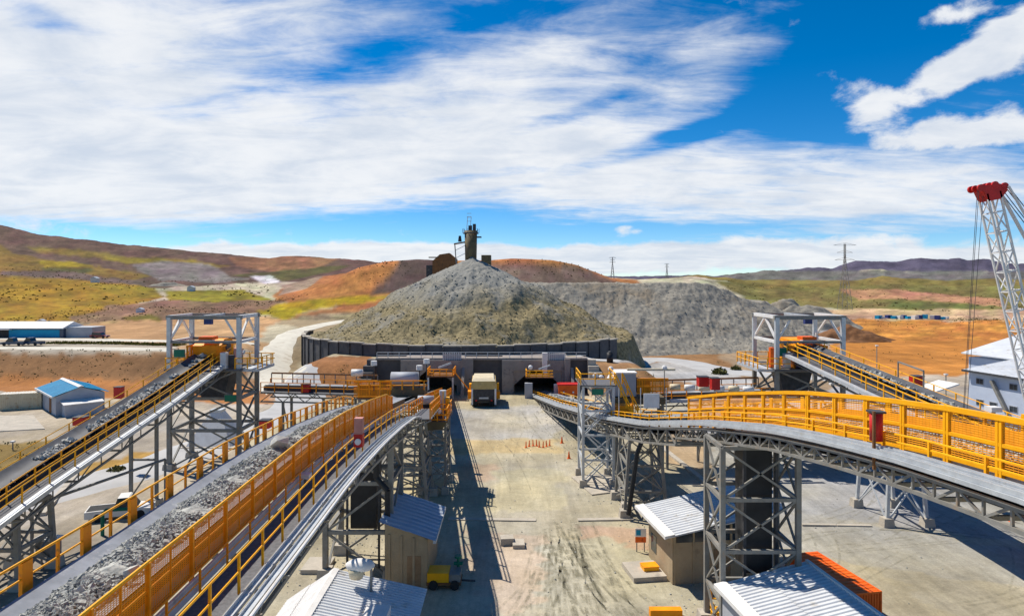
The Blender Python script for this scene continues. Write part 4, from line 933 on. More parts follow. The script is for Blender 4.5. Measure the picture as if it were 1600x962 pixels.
# band of dark glazing under the eave, posts, door and side window
for i in range(5): bx(.25+i*1.3, .25+i*1.3+1.15, -.03, -.001, 2.75, 3.35+.2*i, 'window', 'glass', t)
for i in range(6): bx(.08+i*1.32, .2+i*1.32, -.07, -.001, 0, 3.3+.2*i, 'post', 'walltan', t)
bx(-.03, .001, 3.0, 4.0, .8, 2.0, 'window', 'glass', t); bx(2.9, 4.0, -.035, -.001, .02, 2.2, 'door', 'wood', t)
place(t, (10.6, 44.4, 0), math.radians(8))
t = mono_hut('shed', 'white ribbed single-slope roof of a shed in the bottom right, beside the orange container', 4.7, 6.3, 3.75, 4.65, .3, 22, 'wallgrey', 'roofw', None, 0)
place(t, (12.0, 29.6, 0), math.radians(7))
t = thing('shed', 'white ribbed gable roof of a shed at the bottom left, beneath a hooded lamp', 'building', (-10, 34, 0))
x0, xr, x1, y0, y1 = -12.7, -10.06, -4.8, 29.5, 38.; zl, zt, zr2 = 2.0, 3.75, 2.6
part(MB().prism([(x0+.3, y0+.3, 0), (x1-.4, y0+.3, 0), (x1-.4, y0+.3, zr2-.1), (xr, y0+.3, zt-.15), (x0+.3, y0+.3, zl)], (0, .2, 0)), 'front_wall', 'wallgrey', t)
part(MB().prism([(x0+.3, y1-.5, 0), (x1-.4, y1-.5, 0), (x1-.4, y1-.5, zr2-.1), (xr, y1-.5, zt-.15), (x0+.3, y1-.5, zl)], (0, .2, 0)), 'back_wall', 'wallgrey', t)
bx(x0+.302, x0+.5, y0+.5, y1-.5, 0, zl, 'side_wall', 'wallgrey', t); bx(x1-.6, x1-.402, y0+.5, y1-.5, 0, zr2-.12, 'side_wall', 'wallgrey', t)
part(corr(MB(), (xr, y0, zt), (xr, y1, zt), (x1, y1, zr2), (x1, y0, zr2), 30), 'roof_slope', 'roofw', t)
part(corr(MB(), (xr, y0, zt), (xr, y1, zt), (x0, y1, zl), (x0, y0, zl), 30, .03), 'roof_slope', 'white', t)
part(MB().prism([(xr-.25, y0-.03, zt-.1), (xr, y0-.03, zt+.1), (xr+.3, y0-.03, zt+.03), (xr, y0-.03, zt-.02)], (0, y1-y0+.06, 0)), 'ridge_cap', 'white', t)
bx(-7.4, -6.2, 33.2, 34.4, 2.9, 3.5, 'roof_vent', 'white', t)
t = thing('hut', 'narrow tan hut with a blue-grey sheet roof standing in the left conveyor shadow', 'building', (-8, 46, 0))
x0, x1, y0, y1 = -8.3, -5.5, 43.9, 49.4
part(MB().prism([(x0, y0, 0), (x1, y0, 0), (x1, y0, 3.2), (x0, y0, 4.3)], (0, .2, 0)), 'front_wall', 'walltan', t)
part(MB().prism([(x0, y1, 0), (x1, y1, 0), (x1, y1, 3.2), (x0, y1, 4.3)], (0, .2, 0)), 'back_wall', 'walltan', t)
bx(x1-.2, x1-.002, y0+.2, y1, 0, 3.15, 'side_wall', 'walltan', t); bx(x0+.002, x0+.2, y0+.2, y1, 0, 4.1, 'side_wall', 'walltan', t)
for i in range(4): bx(x1-2.6+i*.8, x1-2.45+i*.8, y0-.06, y0-.001, 0, 3.2+.11*(3-i), 'post', 'walltan', t)
bx(x1-1.35, x1-.45, y0-.03, y0-.001, .02, 2.1, 'door', 'wood', t)
part(corr(MB(), (x0-.3, y0-.5, 4.5), (x0-.3, y1+.5, 4.5), (x1+.55, y1+.5, 3.25), (x1+.55, y0-.5, 3.25), 10, .08), 'roof', 'roofb', t)
part(MB().box(x1+.4, x1+.6, y0-.5, y1+.5, 3.1, 3.3), 'gutter', 'galv', t)
# blue roofed workshop
t = thing('workshop', 'grey workshop with a bright blue gable roof and lean-to beyond the far left conveyor', 'building', (0, 0, 0))
L, Wd, ze, zp = 11.5, 6.4, 2.9, 4.0          # x along ridge (toward the viewer), y across
part(MB().prism([(L, 0, 0), (L, Wd, 0), (L, Wd, ze), (L, Wd/2, zp), (L, 0, ze)], (-.2, 0, 0)), 'gable_wall', 'wallgrey', t)
part(MB().prism([(.2, 0, 0), (.2, Wd, 0), (.2, Wd, ze), (.2, Wd/2, zp), (.2, 0, ze)], (-.2, 0, 0)), 'gable_wall', 'wallgrey', t)
bx(.2, L-.2, .002, .2, 0, ze, 'side_wall', 'wallgrey', t); bx(.2, L-.2, Wd-.2, Wd-.002, 0, ze, 'side_wall', 'wallgrey', t)
bx(7.2, 8.6, -.04, .001, 0, 2.5, 'door', 'rust', t); bx(1.6, 2.3, -.04, .001, 1.2, 2.2, 'window', 'glass', t)
part(corr(MB(), (-.3, Wd/2, zp+.1), (L+.3, Wd/2, zp+.1), (L+.3, -.5, ze), (-.3, -.5, ze), 20, .07), 'roof_slope', 'blue', t)
part(corr(MB(), (-.3, Wd/2, zp+.1), (L+.3, Wd/2, zp+.1), (L+.3, Wd+.5, ze), (-.3, Wd+.5, ze), 20, .07), 'roof_slope', 'blue', t)
part(MB().prism([(-.4, Wd/2-.4, zp+.08), (-.4, Wd/2, zp+.26), (-.4, Wd/2+.4, zp+.08)], (L+.8, 0, 0)), 'ridge_cap', 'white', t)
bx(-.35, L+.35, -.62, -.48, ze-.15, ze+.1, 'gutter', 'white', t)
bx(L+.05, L+2.2, .7, 5.6, 0, 1.75, 'lean_to', 'wallgrey', t); part(MB().prism([(L+.03, .5, 2.1), (L+2.4, .5, 1.78), (L+2.4, .5, 1.88), (L+.03, .5, 2.2)], (0, 5.3, 0)), 'lean_to_roof', 'white', t)
place(t, (-76.0, 108.1, 0), math.radians(-45))
struct(MB().prism([(-80, 100, .1), (-70.6, 89, .1), (-63.4, 91.2, .1), (-71.5, 100.4, .1)], (0, 0, -.4)), 'concrete_apron', 'conc')
def container(name, label, L, Wd, H, m, loc, rz, cat='container', top=None):
    t = thing(name, label, cat, (0, 0, 0))
    mb = MB(); mb.box(.06, Wd-.06, .06, L-.06, .12, H-.03); part(mb, 'shell', m, t)
    for y, nm in ((0, 'end_wall'), (L, 'end_wall')):
        mb = MB()
        for i in range(10): mb.box(.12+i*(Wd-.24)/10, .12+(i+.55)*(Wd-.24)/10, y-.0 if y else .02, (y+.0-.02) if y else .06, .16, H-.1) if not y else mb.box(.12+i*(Wd-.24)/10, .12+(i+.55)*(Wd-.24)/10, L-.06, L-.02, .16, H-.1)
        part(mb, nm, m, t)
    for x in (0, Wd):
        mb = MB(); n = int(L/.28)
        for i in range(n): y = .12+i*(L-.24)/n; mb.box(*( (.02, .06) if x == 0 else (Wd-.06, Wd-.02)), y, y+.16, .16, H-.1)
        part(mb, 'side_wall', m, t)
    f = MB()
    for x in (0, Wd-.11):
        for y in (0, L-.11): f.box(x, x+.11, y, y+.11, 0, H)
        for z in (0.0, H-.11): f.box(x+.003, x+.107, .11, L-.11, z+.003, z+.107)
    for y in (0, L-.11):
        for z in (0., H-.11): f.box(.11, Wd-.11, y+.003, y+.107, z+.003, z+.107)
    part(f, 'frame', m, t)
    mb = MB()
    for i in range(int(L/.4)): mb.box(.12, Wd-.12, .15+i*.4, .36+i*.4, H-.03, H-.005)
    part(mb, 'roof', top or m, t)
    return place(t, loc, rz)
container('shipping_container', 'orange-red ribbed container behind the bottom right shed roof', 6.0, 2.05, 1.75, 'redo', (19.85, 39.3, 0), math.radians(11))
container('shipping_container', 'cream container parked left of the blue-roofed workshop', 5.6, 2.4, 2.5, 'cream', (-80.5, 106.5, 0), math.radians(-69), top='white')
# long store building on the terrace
t = thing('store_building', 'long low blue store with a white roof on the terrace at the left edge', 'building', (-140, 177, 5))
z0 = tz1(-140, 178); x0, x1, y0, y1 = -150., -119.5, 179, 187
bx(x0, x1, y0, y1, z0-.5, z0+2.6, 'wall', 'carblue', t); part(MB().box(x0, x1-1, y0-.06, y0-.002, z0+.2, z0+2.2), 'wall_cladding', 'blue', t)
part(MB().prism([(x0-.3, y0-.7, z0+2.5), (x0-.3, y0-.7, z0+2.7), (x0-.3, (y0+y1)/2, z0+4.2), (x0-.3, y1+.5, z0+2.7)], (x1-x0+.6, 0, 0)), 'roof', 'white', t)
bx(-139, -134, y0-.12, y0-.065, z0, z0+2.2, 'door', 'black', t); bx(-138, -133, y0-1.6, y0-.12, z0+2.25, z0+2.4, 'canopy', 'white', t)
bx(x1+.01, x1+7, y0+1, y1-1, z0-.5, z0+2.8, 'annex', 'wallgrey', t)
# pale two storey plant building on the right
t = thing('plant_building', 'pale blue-grey two-storey building with small windows at the right edge', 'building', (0, 0, 0))
L, Wd = 30., 18.
bx(0, .2, -L, 0, 0, 8.9, 'side_wall', 'wallwhite', t)
part(MB().prism([(.2, -.2, 0), (Wd, -.2, 0), (Wd, -.2, 11.6), (.2, -.2, 8.9)], (0, .2, 0)), 'end_wall', 'wallwhite', t)
part(MB().prism([(.2, -L, 0), (Wd, -L, 0), (Wd, -L, 11.6), (.2, -L, 8.9)], (0, .2, 0)), 'end_wall', 'wallwhite', t)
bx(Wd, Wd+.2, -L, 0, 0, 11.6, 'side_wall', 'wallwhite', t)
part(corr(MB(), (-.6, -L-.4, 8.85), (-.6, .5, 8.85), (Wd+.3, .5, 11.75), (Wd+.3, -L-.4, 11.75), 60, .05), 'roof', 'roofw', t)
bx(-.75, -.6, -L-.4, .5, 8.65, 8.9, 'gutter', 'darksteel', t)
for y, z in ((-1.5, 7.6), (-6.1, 7.6), (-11, 7.6), (-16, 7.6), (-1.5, 5.0), (-3.4, 5.0), (-6.1, 5.0), (-11, 5.), (-16, 5.), (-1.5, 2.2), (-6.1, 2.2)):
    w = bx(-.05, -.002, y-.55, y+.55, z-.35, z+.42, 'window', 'wallgrey', t)
    for k in (0, 1): bx(-.075, -.051, y-.48+k*.5, y-.04+k*.5, z-.28, z+.35, 'pane', 'glass', w)
piece('slanting_bar', V(-.3, -3.4, 8.0), V(-.3, -5.6, 4.4), .35, 'steel', t)  # slanting grey bar standing off the side wall
part(MB().prism([(-.05, 1.5, 6.9), (-3.4, 3.0, 5.4), (-3.4, 3.0, 5.25), (-.05, 1.5, 6.7)], (0, 3.4, 0)), 'canopy', 'white', t)
for y in (3.2, 6.2): piece('canopy_post', V(-3.2, y, 0), V(-3.2, y, 5.25), .15, 'steel', t)
bx(11.5, Wd+4, .1, 12, 0, 9.0, 'rear_block', 'wallwhite', t); part(MB().prism([(10.8, .1, 9.4), (Wd+4.5, .1, 12.4), (Wd+4.5, .1, 12.55), (10.8, .1, 9.55)], (0, 12.5, 0)), 'rear_roof', 'roofw', t)
place(t, (57.9, 85, 0), math.radians(10))

# ------------------------------------------------------------------ vehicles
def wheel(root, x, y, r, w):
    part(MB().tube(V(x-w/2, y, r), V(x+w/2, y, r), r, 14), 'wheel', 'tyre', root)
def car(name, label, cat, m, loc, rz, L=4.6, Wd=1.8, H=1.5, pickup=False, group=None):
    t = thing(name, label, cat, (0, 0, 0), group); h = H*.52
    pts = [(-L/2, .35), (-L/2, h), (-L*.30, h*1.03), (L*.28, h*1.0), (L*.48, h*.86), (L/2, h*.55), (L/2, .35)]
    part(MB().prism([(-Wd/2, y, z) for y, z in pts], (Wd, 0, 0)), 'body', m, t)
    c0, c1 = ((-.08*L, .28*L) if pickup else (-.40*L, .25*L))
    part(MB().prism([(-Wd*.44, c0, h), (-Wd*.44, c0+.06*L, H), (-Wd*.44, c1-.14*L, H), (-Wd*.44, c1, h)], (Wd*.88, 0, 0)), 'cabin', 'glass', t)
    part(MB().prism([(-Wd*.42, c0+.05*L, H-.06), (-Wd*.42, c0+.06*L, H+.02), (-Wd*.42, c1-.14*L, H+.02), (-Wd*.42, c1-.12*L, H-.06)], (Wd*.84, 0, 0)), 'roof', m, t)
    if pickup: bx(-Wd*.42, Wd*.42, -L*.48, c0-.05, h+.002, h+.03, 'load_bed', 'tyre', t)
    for x in (-Wd/2+.1, Wd/2-.1):
        for y in (-L*.3, L*.32): wheel(t, x, y, .36, .22)
        bx(x-.18, x+.18, L/2-.1, L/2+.01, h*.62, h*.8, 'headlight', 'white', t)
    return place(t, loc, rz)
def on(px, D): x, y = pxD(px, D); return (x, y, tz1(x, y)+.12)
car('pickup_truck', 'dark blue pickup parked nearest the left edge on the terrace road', 'pickup', 'carblue', on(22, 157), math.radians(95), 5.2, 1.9, 1.8, True, 'pickups parked on the terrace')
car('pickup_truck', 'dark blue pickup parked to the right of another on the terrace road', 'pickup', 'carblue', on(50, 158), math.radians(84), 5.2, 1.9, 1.75, True, 'pickups parked on the terrace')
car('car', 'dark red car driving along the upper terrace road', 'car', 'carred', on(156, 178), math.radians(-92), 4.5, 1.8, 1.5)
car('pickup_truck', 'white pickup half hidden behind the left main conveyor handrail', 'pickup', 'white', (-33.3, 57.2, 0), math.radians(-70), 5., 1.9, 1.8, True)
# dump truck seen from behind
t = thing('dump_truck', 'cream dump truck seen from behind on the pale yard before the portals', 'dump truck', (0, 0, 0))
bx(-1.9, 1.9, .1, 6.2, 1.3, 2.9, 'dump_body', 'tanpaint', t)
part(MB().prism([(-2.1, -.3, 2.9), (-1.9, -.1, 4.15), (1.9, -.1, 4.15), (2.1, -.3, 2.9)], (0, 6.8, 0)), 'canopy_hood', 'tanpaint', t)
part(MB().prism([(-1.85, -.1, 4.152), (1.85, -.1, 4.152), (1.6, .5, 4.55), (-1.6, .5, 4.55)], (0, 5.8, 0)), 'hood_top', 'cream', t)
for x in (-1.35, 1.1): bx(x, x+.28, -.2, -.13, 1.0, 1.22, 'tail_light', 'red', t)
for x in (-1.45, 1.45): bx(x-.45, x+.45, .2, .24, .25, 1.25, 'mud_flap', 'tyre', t)
part(MB().prism([(-1.62, -.02, 1.1), (1.62, -.02, 1.1), (1.7, -.15, 2.9), (-1.7, -.15, 2.9)], (0, .1, 0)), 'tailgate', 'darksteel', t)
for x in (-1.85, 1.85): bx(x-.14, x+.14, -.35, .1, .45, 3.0, 'tail_post', 'white', t)
for x in (-1.45, 1.45): wheel(t, x, 1.2, .85, .9); wheel(t, x, 5.8, .85, .7)
bx(-1.2, 1.2, .3, 7.6, .9, 1.3, 'chassis', 'black', t); part(MB().tube(V(-1.0, 1.2, .85), V(1.0, 1.2, .85), .38, 10), 'axle', 'steel', t)
bx(-.75, .75, -.12, -.03, 1.35, 1.6, 'bumper', 'galv', t)
bx(-1.7, 1.7, 6.4, 8.2, 1.1, 3.9, 'cab', 'cream', t); bx(-1.5, 1.5, 8.2, 8.23, 2.4, 3.4, 'windscreen', 'glass', t)
for x in (-2.5, 2.5): bx(min(x*.8, x*1.05), max(x*.8, x*1.05), 2.4, 4.2, .9, 2.1, 'side_tank', 'orange', t); bx(min(x*.82, x*1.0), max(x*.82, x*1.0), 5.5, 6.6, 1.5, 2.9, 'air_filter', 'yellow', t); piece('mirror_arm', V(x*.7, 7.6, 3.2), V(x*1.05, 7.8, 3.4), .12, 'black', t)
for x in (-2.35, 2.3): part(MB().bar(V(x, 4.6, .5), V(x, 4.6, 2.8), .1).bar(V(x, 5.2, .5), V(x, 5.2, 2.8), .1), 'ladder', 'yellow', t)
place(t, (-4.5, 107.2, 0), math.radians(2))
# red skip beside the right portal
t = thing('skip', 'red steel skip standing in the shade right of the right-hand portal conveyor', 'skip', (0, 0, 0))
part(MB().prism([(-1.6, 0, .9), (1.6, 0, .9), (1.75, 0, 2.5), (-1.75, 0, 2.5)], (0, 2.2, 0)), 'bin', 'redo', t)
bx(-1.85, 1.85, -.1, 2.3, 2.5, 2.68, 'rim', 'red', t)
for x in (-1.3, 1.3):
    for y in (.3, 1.9): bx(x-.12, x+.12, y-.12, y+.12, 0, .9, 'leg', 'black', t)
for x in (-.8, .8): bx(x-.14, x+.14, -.08, -.001, 1.2, 1.5, 'plate', 'white', t)
place(t, (9.55, 113.5, 0), 0)

# ------------------------------------------------------------------ crane
t = thing('crawler_crane', 'white lattice crane boom with a red head leaning in at the right edge', 'crane', (37.2, 45.5, 0))
foot, head = V(37.8, 45.6, 2.2), V(32.35, 45.6, 26.0); ax = (head-foot).normalized(); sx = V(0, 1, 0).cross(ax).normalized(); sy = V(0, 1, 0)
def bp(u, i, j): w = .44 if .08 < u else .2+u*3.; return foot.lerp(head, u)+sx*(i*w)+sy*(j*w)
nb = 18
for i, j in ((-1, -1), (1, -1), (1, 1), (-1, 1)): part(MB().pathbar([bp(k/nb, i, j) for k in range(nb+1)], .12), 'chord', 'white', t)
for k in range(1, nb+1):
    q = [bp(k/nb, *c) for c in ((-1, -1), (1, -1), (1, 1), (-1, 1))]; r_ = [bp((k-1)/nb, *c) for c in ((-1, -1), (1, -1), (1, 1), (-1, 1))]
    for e in range(4):
        piece('strut', q[e], q[(e+1) % 4], .075, 'white', t)
        if e != 0 or k % 2: piece('lacing', r_[e] if k % 2 else r_[(e+1) % 4], q[(e+1) % 4] if k % 2 else q[e], .07, 'white', t)
hd = head
part(MB().prism([hd+V(-.85, -.5, .45), hd+V(.6, -.5, .55), hd+V(.95, -.5, .15), hd+V(.45, -.5, -.45), hd+V(-.35, -.5, -.6)], (0, 1.0, 0)), 'boom_head', 'red', t)
for i, (dx, dz) in enumerate(((-.85, .3), (.1, .5), (.75, .42))):
    for y in (-.45, .1, .5): part(MB().tube(hd+V(dx, y-.07, dz), hd+V(dx, y+.07, dz), .24, 12), 'sheave', 'red', t)
for dx in (-1.3, -1.12, -.6):
    part(MB().tube(hd+V(dx*.8, dx*.3, .2), V(31.0+dx*.55, 45.6+dx*.3, 10.2), .018, 5), 'hoist_rope', 'darksteel', t)
for dy in (-.5, -.2, .2, .5):
    part(MB().tube(hd+V(.9, dy, .5), V(44.0, 45.6+dy, 12.5), .03, 5), 'pendant_rope', 'darksteel', t)
part(MB().bar(hd+V(.9, .4, .4), V(37.5, 46.2, 19.0), .16).bar(hd+V(.9, -.6, .4), V(37.5, 45.0, 19.0), .12), 'jib_strut', 'white', t)
bx(30.3, 30.8, 45.2, 45.8, 8.9, 10.2, 'hook_block', 'red', t)
bx(39.2, 45.6, 44.2, 47.4, 1.4, 3.8, 'house', 'red', t); bx(39.0, 40.9, 42.6, 44.15, 1.5, 3.9, 'cab', 'white', t); bx(44.2, 46.4, 43.9, 47.7, 1.5, 3.4, 'counterweight', 'darksteel', t)
piece('boom_foot', V(37.8, 45.6, 2.2), V(39.4, 45.6, 2.0), .6, 'red', t)
for y in (42.9, 47.9): part(MB().prism([(38.7, y-.5, .5), (39.5, y-.5, 0), (45.3, y-.5, 0), (46.1, y-.5, .5), (45.3, y-.5, 1.2), (39.5, y-.5, 1.2)], (0, 1., 0)), 'track', 'black', t)

# ------------------------------------------------------------------ pylons and the tower on the pile
def pylon(px, pyb, pyt, D, label, s):
    x = (px-800)/F*D; zb = tz1(x, D)-1; zt = HC-(pyt-HY)*D/F; H = zt-zb; t = thing('pylon', label, 'pylon', (x, D, zb), 'power line pylons')
    wb = H*.16; cw = .0011*D*.26*s
    P = lambda i, u: V(x+(-1, 1, 1, -1)[i]*wb/2*max(.12, 1-1.15*u), D+(-1, -1, 1, 1)[i]*wb/2*max(.12, 1-1.15*u), zb+H*u)
    for i in range(4):
        part(MB().pathbar([P(i, u) for u in (0, .3, .6, .78, 1)], cw*1.6), 'leg', 'steel', t)
        us = [0, .14, .27, .39, .5, .6, .69, .77, .85]
        for a, b in zip(us[:-1], us[1:]): piece('brace', P(i, a), P((i+1) % 4, b), cw, 'steel', t)
    for u, w in ((.76, .15), (.87, .12), (.98, .17)):
        part(MB().bar(V(x-H*w, D, zb+H*u), V(x+H*w, D, zb+H*u), cw*1.2).bar(V(x-H*w, D, zb+H*u), V(x, D, zb+H*(u+.035)), cw).bar(V(x+H*w, D, zb+H*u), V(x, D, zb+H*(u+.035)), cw), 'cross_arm', 'steel', t)
pylon(1320, 476, 381, 440, 'tallest lattice pylon, standing on the green plain behind the right transfer tower', 1.1)
pylon(957, 432, 402, 800, 'left one of the two small pylons on the skyline beyond the spoil heap', 1.)
pylon(1042, 434, 412, 1000, 'right one of the two small pylons on the skyline beyond the spoil heap', .8)
tx, ty = PC.x-.3, PC.y+1.5
t = thing('discharge_tower', 'weathered round discharge tower with mast and side gantry on the stockpile peak', 'tower', (tx, ty, 22))
part(MB().tube(V(tx, ty, 22), V(tx, ty, 33.0), 1.4, 16, 1.62), 'tower_shaft', 'olive', t, True)
part(MB().tube(V(tx, ty, 32.2), V(tx, ty, 32.45), 2.0, 16), 'platform', 'darksteel', t); part(MB().box(tx+1.5, tx+2.7, ty-.8, ty+.8, 31.2, 31.5), 'side_platform', 'darksteel', t)
for i in range(10):
    a = i*.628; part(MB().bar(V(tx+2.1*math.cos(a), ty+2.1*math.sin(a), 32.4), V(tx+2.1*math.cos(a), ty+2.1*math.sin(a), 33.5), .1), 'post', 'darksteel', t)
part(MB().box(tx-.6, tx+.3, ty-.5, ty+.5, 33.0, 34.3), 'hood', 'darksteel', t); part(MB().box(tx+.5, tx+1.3, ty-.4, ty+.4, 33.0, 34.7), 'hood', 'darksteel', t)
for dx in (-.8, .1): piece('mast', V(tx+dx-.3, ty, 32.8), V(tx+dx, ty, 36.6), .13, 'galv', t)
for z in (35.4, 36.4, 37.4, 36.6): piece('mast_rung', V(tx-1., ty, z), V(tx+.1, ty, z), .1, 'galv', t)
part(MB().bar(V(tx-4.3, ty, 29.6), V(tx-1.4, ty, 30.1), .5, .35), 'gantry_arm', 'rust', t); piece('gantry_leg', V(tx-4.1, ty, 29.6), V(tx-3.6, ty, 23), .25, 'steel', t)
part(MB().tube(V(tx-2.8, ty, 30.2), V(tx-2.8, ty, 31.7), .5, 8, .3), 'gantry_motor', 'black', t)
for z in (26, 28): piece('gantry_brace', V(tx-3.9, ty, z), V(tx-1.5, ty, z+1.2), .14, 'galv', t)
t = thing('pile_station', 'small rusty brown hopper station beside the discharge tower', 'building', (tx-8.5, ty+16, 21))
q = V(tx-8.5, ty+16, 0)
part(MB().prism([(q.x-3.2, q.y, 19), (q.x+3.4, q.y, 19), (q.x+3.4, q.y, 26.4), (q.x+1.5, q.y, 28.), (q.x-1.2, q.y, 27.6), (q.x-3.2, q.y, 25.8)], (0, 5, 0)), 'hopper', 'rust', t)
part(MB().box(q.x-4.2, q.x-1.6, q.y-.6, q.y, 26.6, 26.9), 'roof_edge', 'olive', t); part(MB().box(q.x-5, q.x-3.2, q.y+.5, q.y+4, 18, 24.6), 'side_chute', 'darksteel', t)
part(MB().box(tx+2.2, tx+4.8, ty+10, ty+14, 20, 27.2), 'bin', 'olive', t)

# ------------------------------------------------------------------ drive platforms and machines at the conveyor junctions
def motor(root, c, L, r, m='white', axis=0):
    d = V(L/2, 0, 0) if axis == 0 else V(0, L/2, 0); c = Vector(c)
    part(MB().tube(c-d, c+d, r, 12), 'motor', m, root, True)
t = thing('drive_platform', 'steel drive platform with motors and orange rails on the right of the left conveyor', 'platform', (-7.6, 65, 0))
lattice(t, -8.7, -6.3, 63.4, 67.4, [.2, 1.9, 3.6, 5.2, 6.8], .2, 'steel', foot=.7, brace='x')
ZP = 6.95
bx(-9.0, -6.0, 62.8, 68.0, ZP-.15, ZP, 'deck', 'grating', t)
part(MB().prism([(-9.0, 62.7, ZP), (-6.0, 62.7, ZP), (-6.5, 62.7, ZP-.7), (-8.8, 62.7, ZP-.9)], (0, .1, 0)), 'fascia', 'olive', t)
rail(t, [V(-9.0, 62.9, ZP), V(-6.1, 62.9, ZP), V(-6.1, 67.9, ZP)], 'orange', (1.15, .6, .15), .06, 1.0, pr=.06)
rail(t, [V(-9.0, 65.4, ZP), V(-6.1, 65.4, ZP)], 'orange', (1.15, .6), .05, 1.0, pr=.05)
bx(-8.6, -7.2, 64.2, 65.3, ZP, ZP+1.5, 'gearbox', 'darksteel', t); motor(t, (-8.2, 64.0, ZP+1.8), 1.5, .42, 'wallgrey'); motor(t, (-8.6, 63.4, ZP+.7), .8, .3, 'white'); motor(t, (-7.0, 63.5, ZP+.8), .8, .3, 'white', 1)
part(MB().tube(V(-6.8, 66.0, ZP), V(-6.8, 66.0, ZP+2.4), .34, 10), 'vertical_drive', 'galv', t); bx(-6.5, -6.15, 65.6, 66.5, ZP, ZP+1.7, 'cabinet', 'yellow', t)
for x in (-7.3, -6.5): piece('stanchion', V(x, 63.4, ZP), V(x, 63.4, ZP+2.7), .1, 'yellow', t)
for k in range(5): bx(-8.9+k*.62, -8.55+k*.62, 66.2+.2*(k % 2), 66.7+.2*(k % 2), ZP, ZP+.6+.25*(k*7 % 3), 'valve_box', ('rust', 'galv', 'orange')[k % 3], t)
t = thing('drive_station', 'orange clad conveyor head with white motors where the left cross conveyor arrives', 'drive station', (-15, 76, 0))
bx(-17.2, -15.0, 74.8, 77.0, 7.0, 8.5, 'head_chute', 'rust', t)
for k in range(4): panel(t, V(-17.5+k*1.15, 74.3, 7.3), V(-16.35+k*1.15, 74.3, 7.3), 0, 1.7, 'orange', .12, .07, .12, wm='amber')
motor(t, (-11.9, 74.6, 9.3), 3.0, .7, 'wallgrey'); motor(t, (-17.2, 74.6, 9.9), 1.2, .4, 'white'); bx(-13.2, -9.6, 73.6, 76.4, 7.0, 8.4, 'gearbox', 'olive', t)
for x, z in ((-15.2, 11.1), (-9.4, 11.3), (-10.2, 10.6)): piece('lamp_pole', V(x, 74, 8), V(x, 74, z-.2), .1, 'darksteel', t); part(MB().tube(V(x, 74, z-.3), V(x, 74, z+.2), .34, 8), 'lamp_head', 'white', t)
rail(t, [V(-18, 73.4, 8.2), V(-9.2, 73.4, 8.2)], 'orange', (1.0, .5), .06, 1.2, pr=.06)
for x in (-17, -13.4, -10): piece('column', V(x, 75, 0), V(x, 75, 7.2), .3, 'steel', t)
t = thing('portal_platform', 'small orange railed platform with a lamp hanging at the left portal', 'platform', (-12, 116, 0))
bx(-14.6, -9.9, 114.5, 119.8, 3.7, 3.95, 'deck', 'rust', t); rail(t, [V(-14.5, 119, 3.95), V(-14.5, 114.6, 3.95), V(-10, 114.6, 3.95), V(-10, 119, 3.95)], 'orange', (1.1, .6, .2), .09, 1.1, pr=.08)
for x in (-14.3, -10.1): piece('column', V(x, 114.8, 0), V(x, 114.8, 3.8), .28, 'galv', t)
piece('stair_rail', V(-9.8, 114.8, 4.6), V(-6.6, 114.8, .6), .16, 'orange', t); piece('lamp_arm', V(-12.6, 115, 5.3), V(-10.4, 115, 6.1), .3, 'galv', t)
t = thing('portal_platform', 'small yellow railed platform above the steel end frame of the right portal conveyor', 'platform', (5, 117, 0))
bx(2.4, 7.2, 116.2, 119.6, 3.3, 3.5, 'deck', 'rust', t); rail(t, [V(2.5, 119, 3.5), V(2.5, 116.3, 3.5), V(7.1, 116.3, 3.5)], 'yellow', (1.1, .6, .2), .09, 1.1, pr=.08)
bx(2.2, 3.5, 115.2, 116.1, -.1, 2.6, 'end_frame', 'wallgrey', t); bx(7.2, 8.4, 115.2, 116.1, 0, 2.4, 'end_frame', 'wallgrey', t); piece('lamp_arm', V(4.6, 116, 4.9), V(6.6, 116, 5.6), .25, 'galv', t)
part(MB().ball((3.2, 116.3, 5.2), .4), 'lamp_head', 'white', t)
t = thing('drive_station', 'cross conveyor head with a white hooded chute and orange cladding right of the stair tower', 'drive station', (13, 72, 0))
part(MB().prism([(10.3, 70.4, 8.0), (10.3, 70.4, 9.3), (11.0, 70.4, 10.4), (13.0, 70.4, 10.4), (13.0, 70.4, 8.0)], (0, 2.6, 0)), 'hood', 'wallgrey', t)
part(MB().prism([(9.9, 70.3, 8.9), (10.9, 70.3, 10.5), (13.1, 70.3, 10.5), (13.1, 70.3, 10.36), (11.05, 70.3, 10.36), (10.1, 70.3, 8.9)], (0, 2.8, 0)), 'hood_edge', 'white', t)
bx(13.2, 14.6, 70.9, 72.6, 8.3, 9.7, 'head_chute', 'rust', t)
for k in range(3): panel(t, V(13.1+k*1.1, 70.5, 8.3), V(14.2+k*1.1, 70.5, 8.3), 0, 1.5, 'orange', .12, .07, .12, wm='amber')
bx(12.0, 17., 69.9, 70.3, 10.75, 10.95, 'cover_sheet', 'cream', t)
bx(10.6, 16., 69.6, 73., 7.3, 7.9, 'chute_body', 'olive', t); bx(10.2, 11.9, 65.6, 67., 6.9, 7.9, 'pump_skid', 'orange', t)
for x in (11.0, 15.8): piece('column', V(x, 70.5, 0), V(x, 70.5, 7.3), .26, 'steel', t); piece('column', V(x, 72.5, 0), V(x, 72.5, 7.3), .26, 'steel', t)
for x, z in ((9.3, 10.0), (10.3, 10.9), (15.9, 11.0), (8.7, 10.2)): piece('lamp_pole', V(x, 70.1, 7.5), V(x, 70.1, z), .07, 'steel', t); part(MB().ball((x, 70.1, z), .3), 'lamp_head', 'white', t)
for i in range(6): motor(t, (17.2+i*1.55, 70.9, 8.9-.05*i), 1.0, .33, 'white' if i % 2 else 'cream')
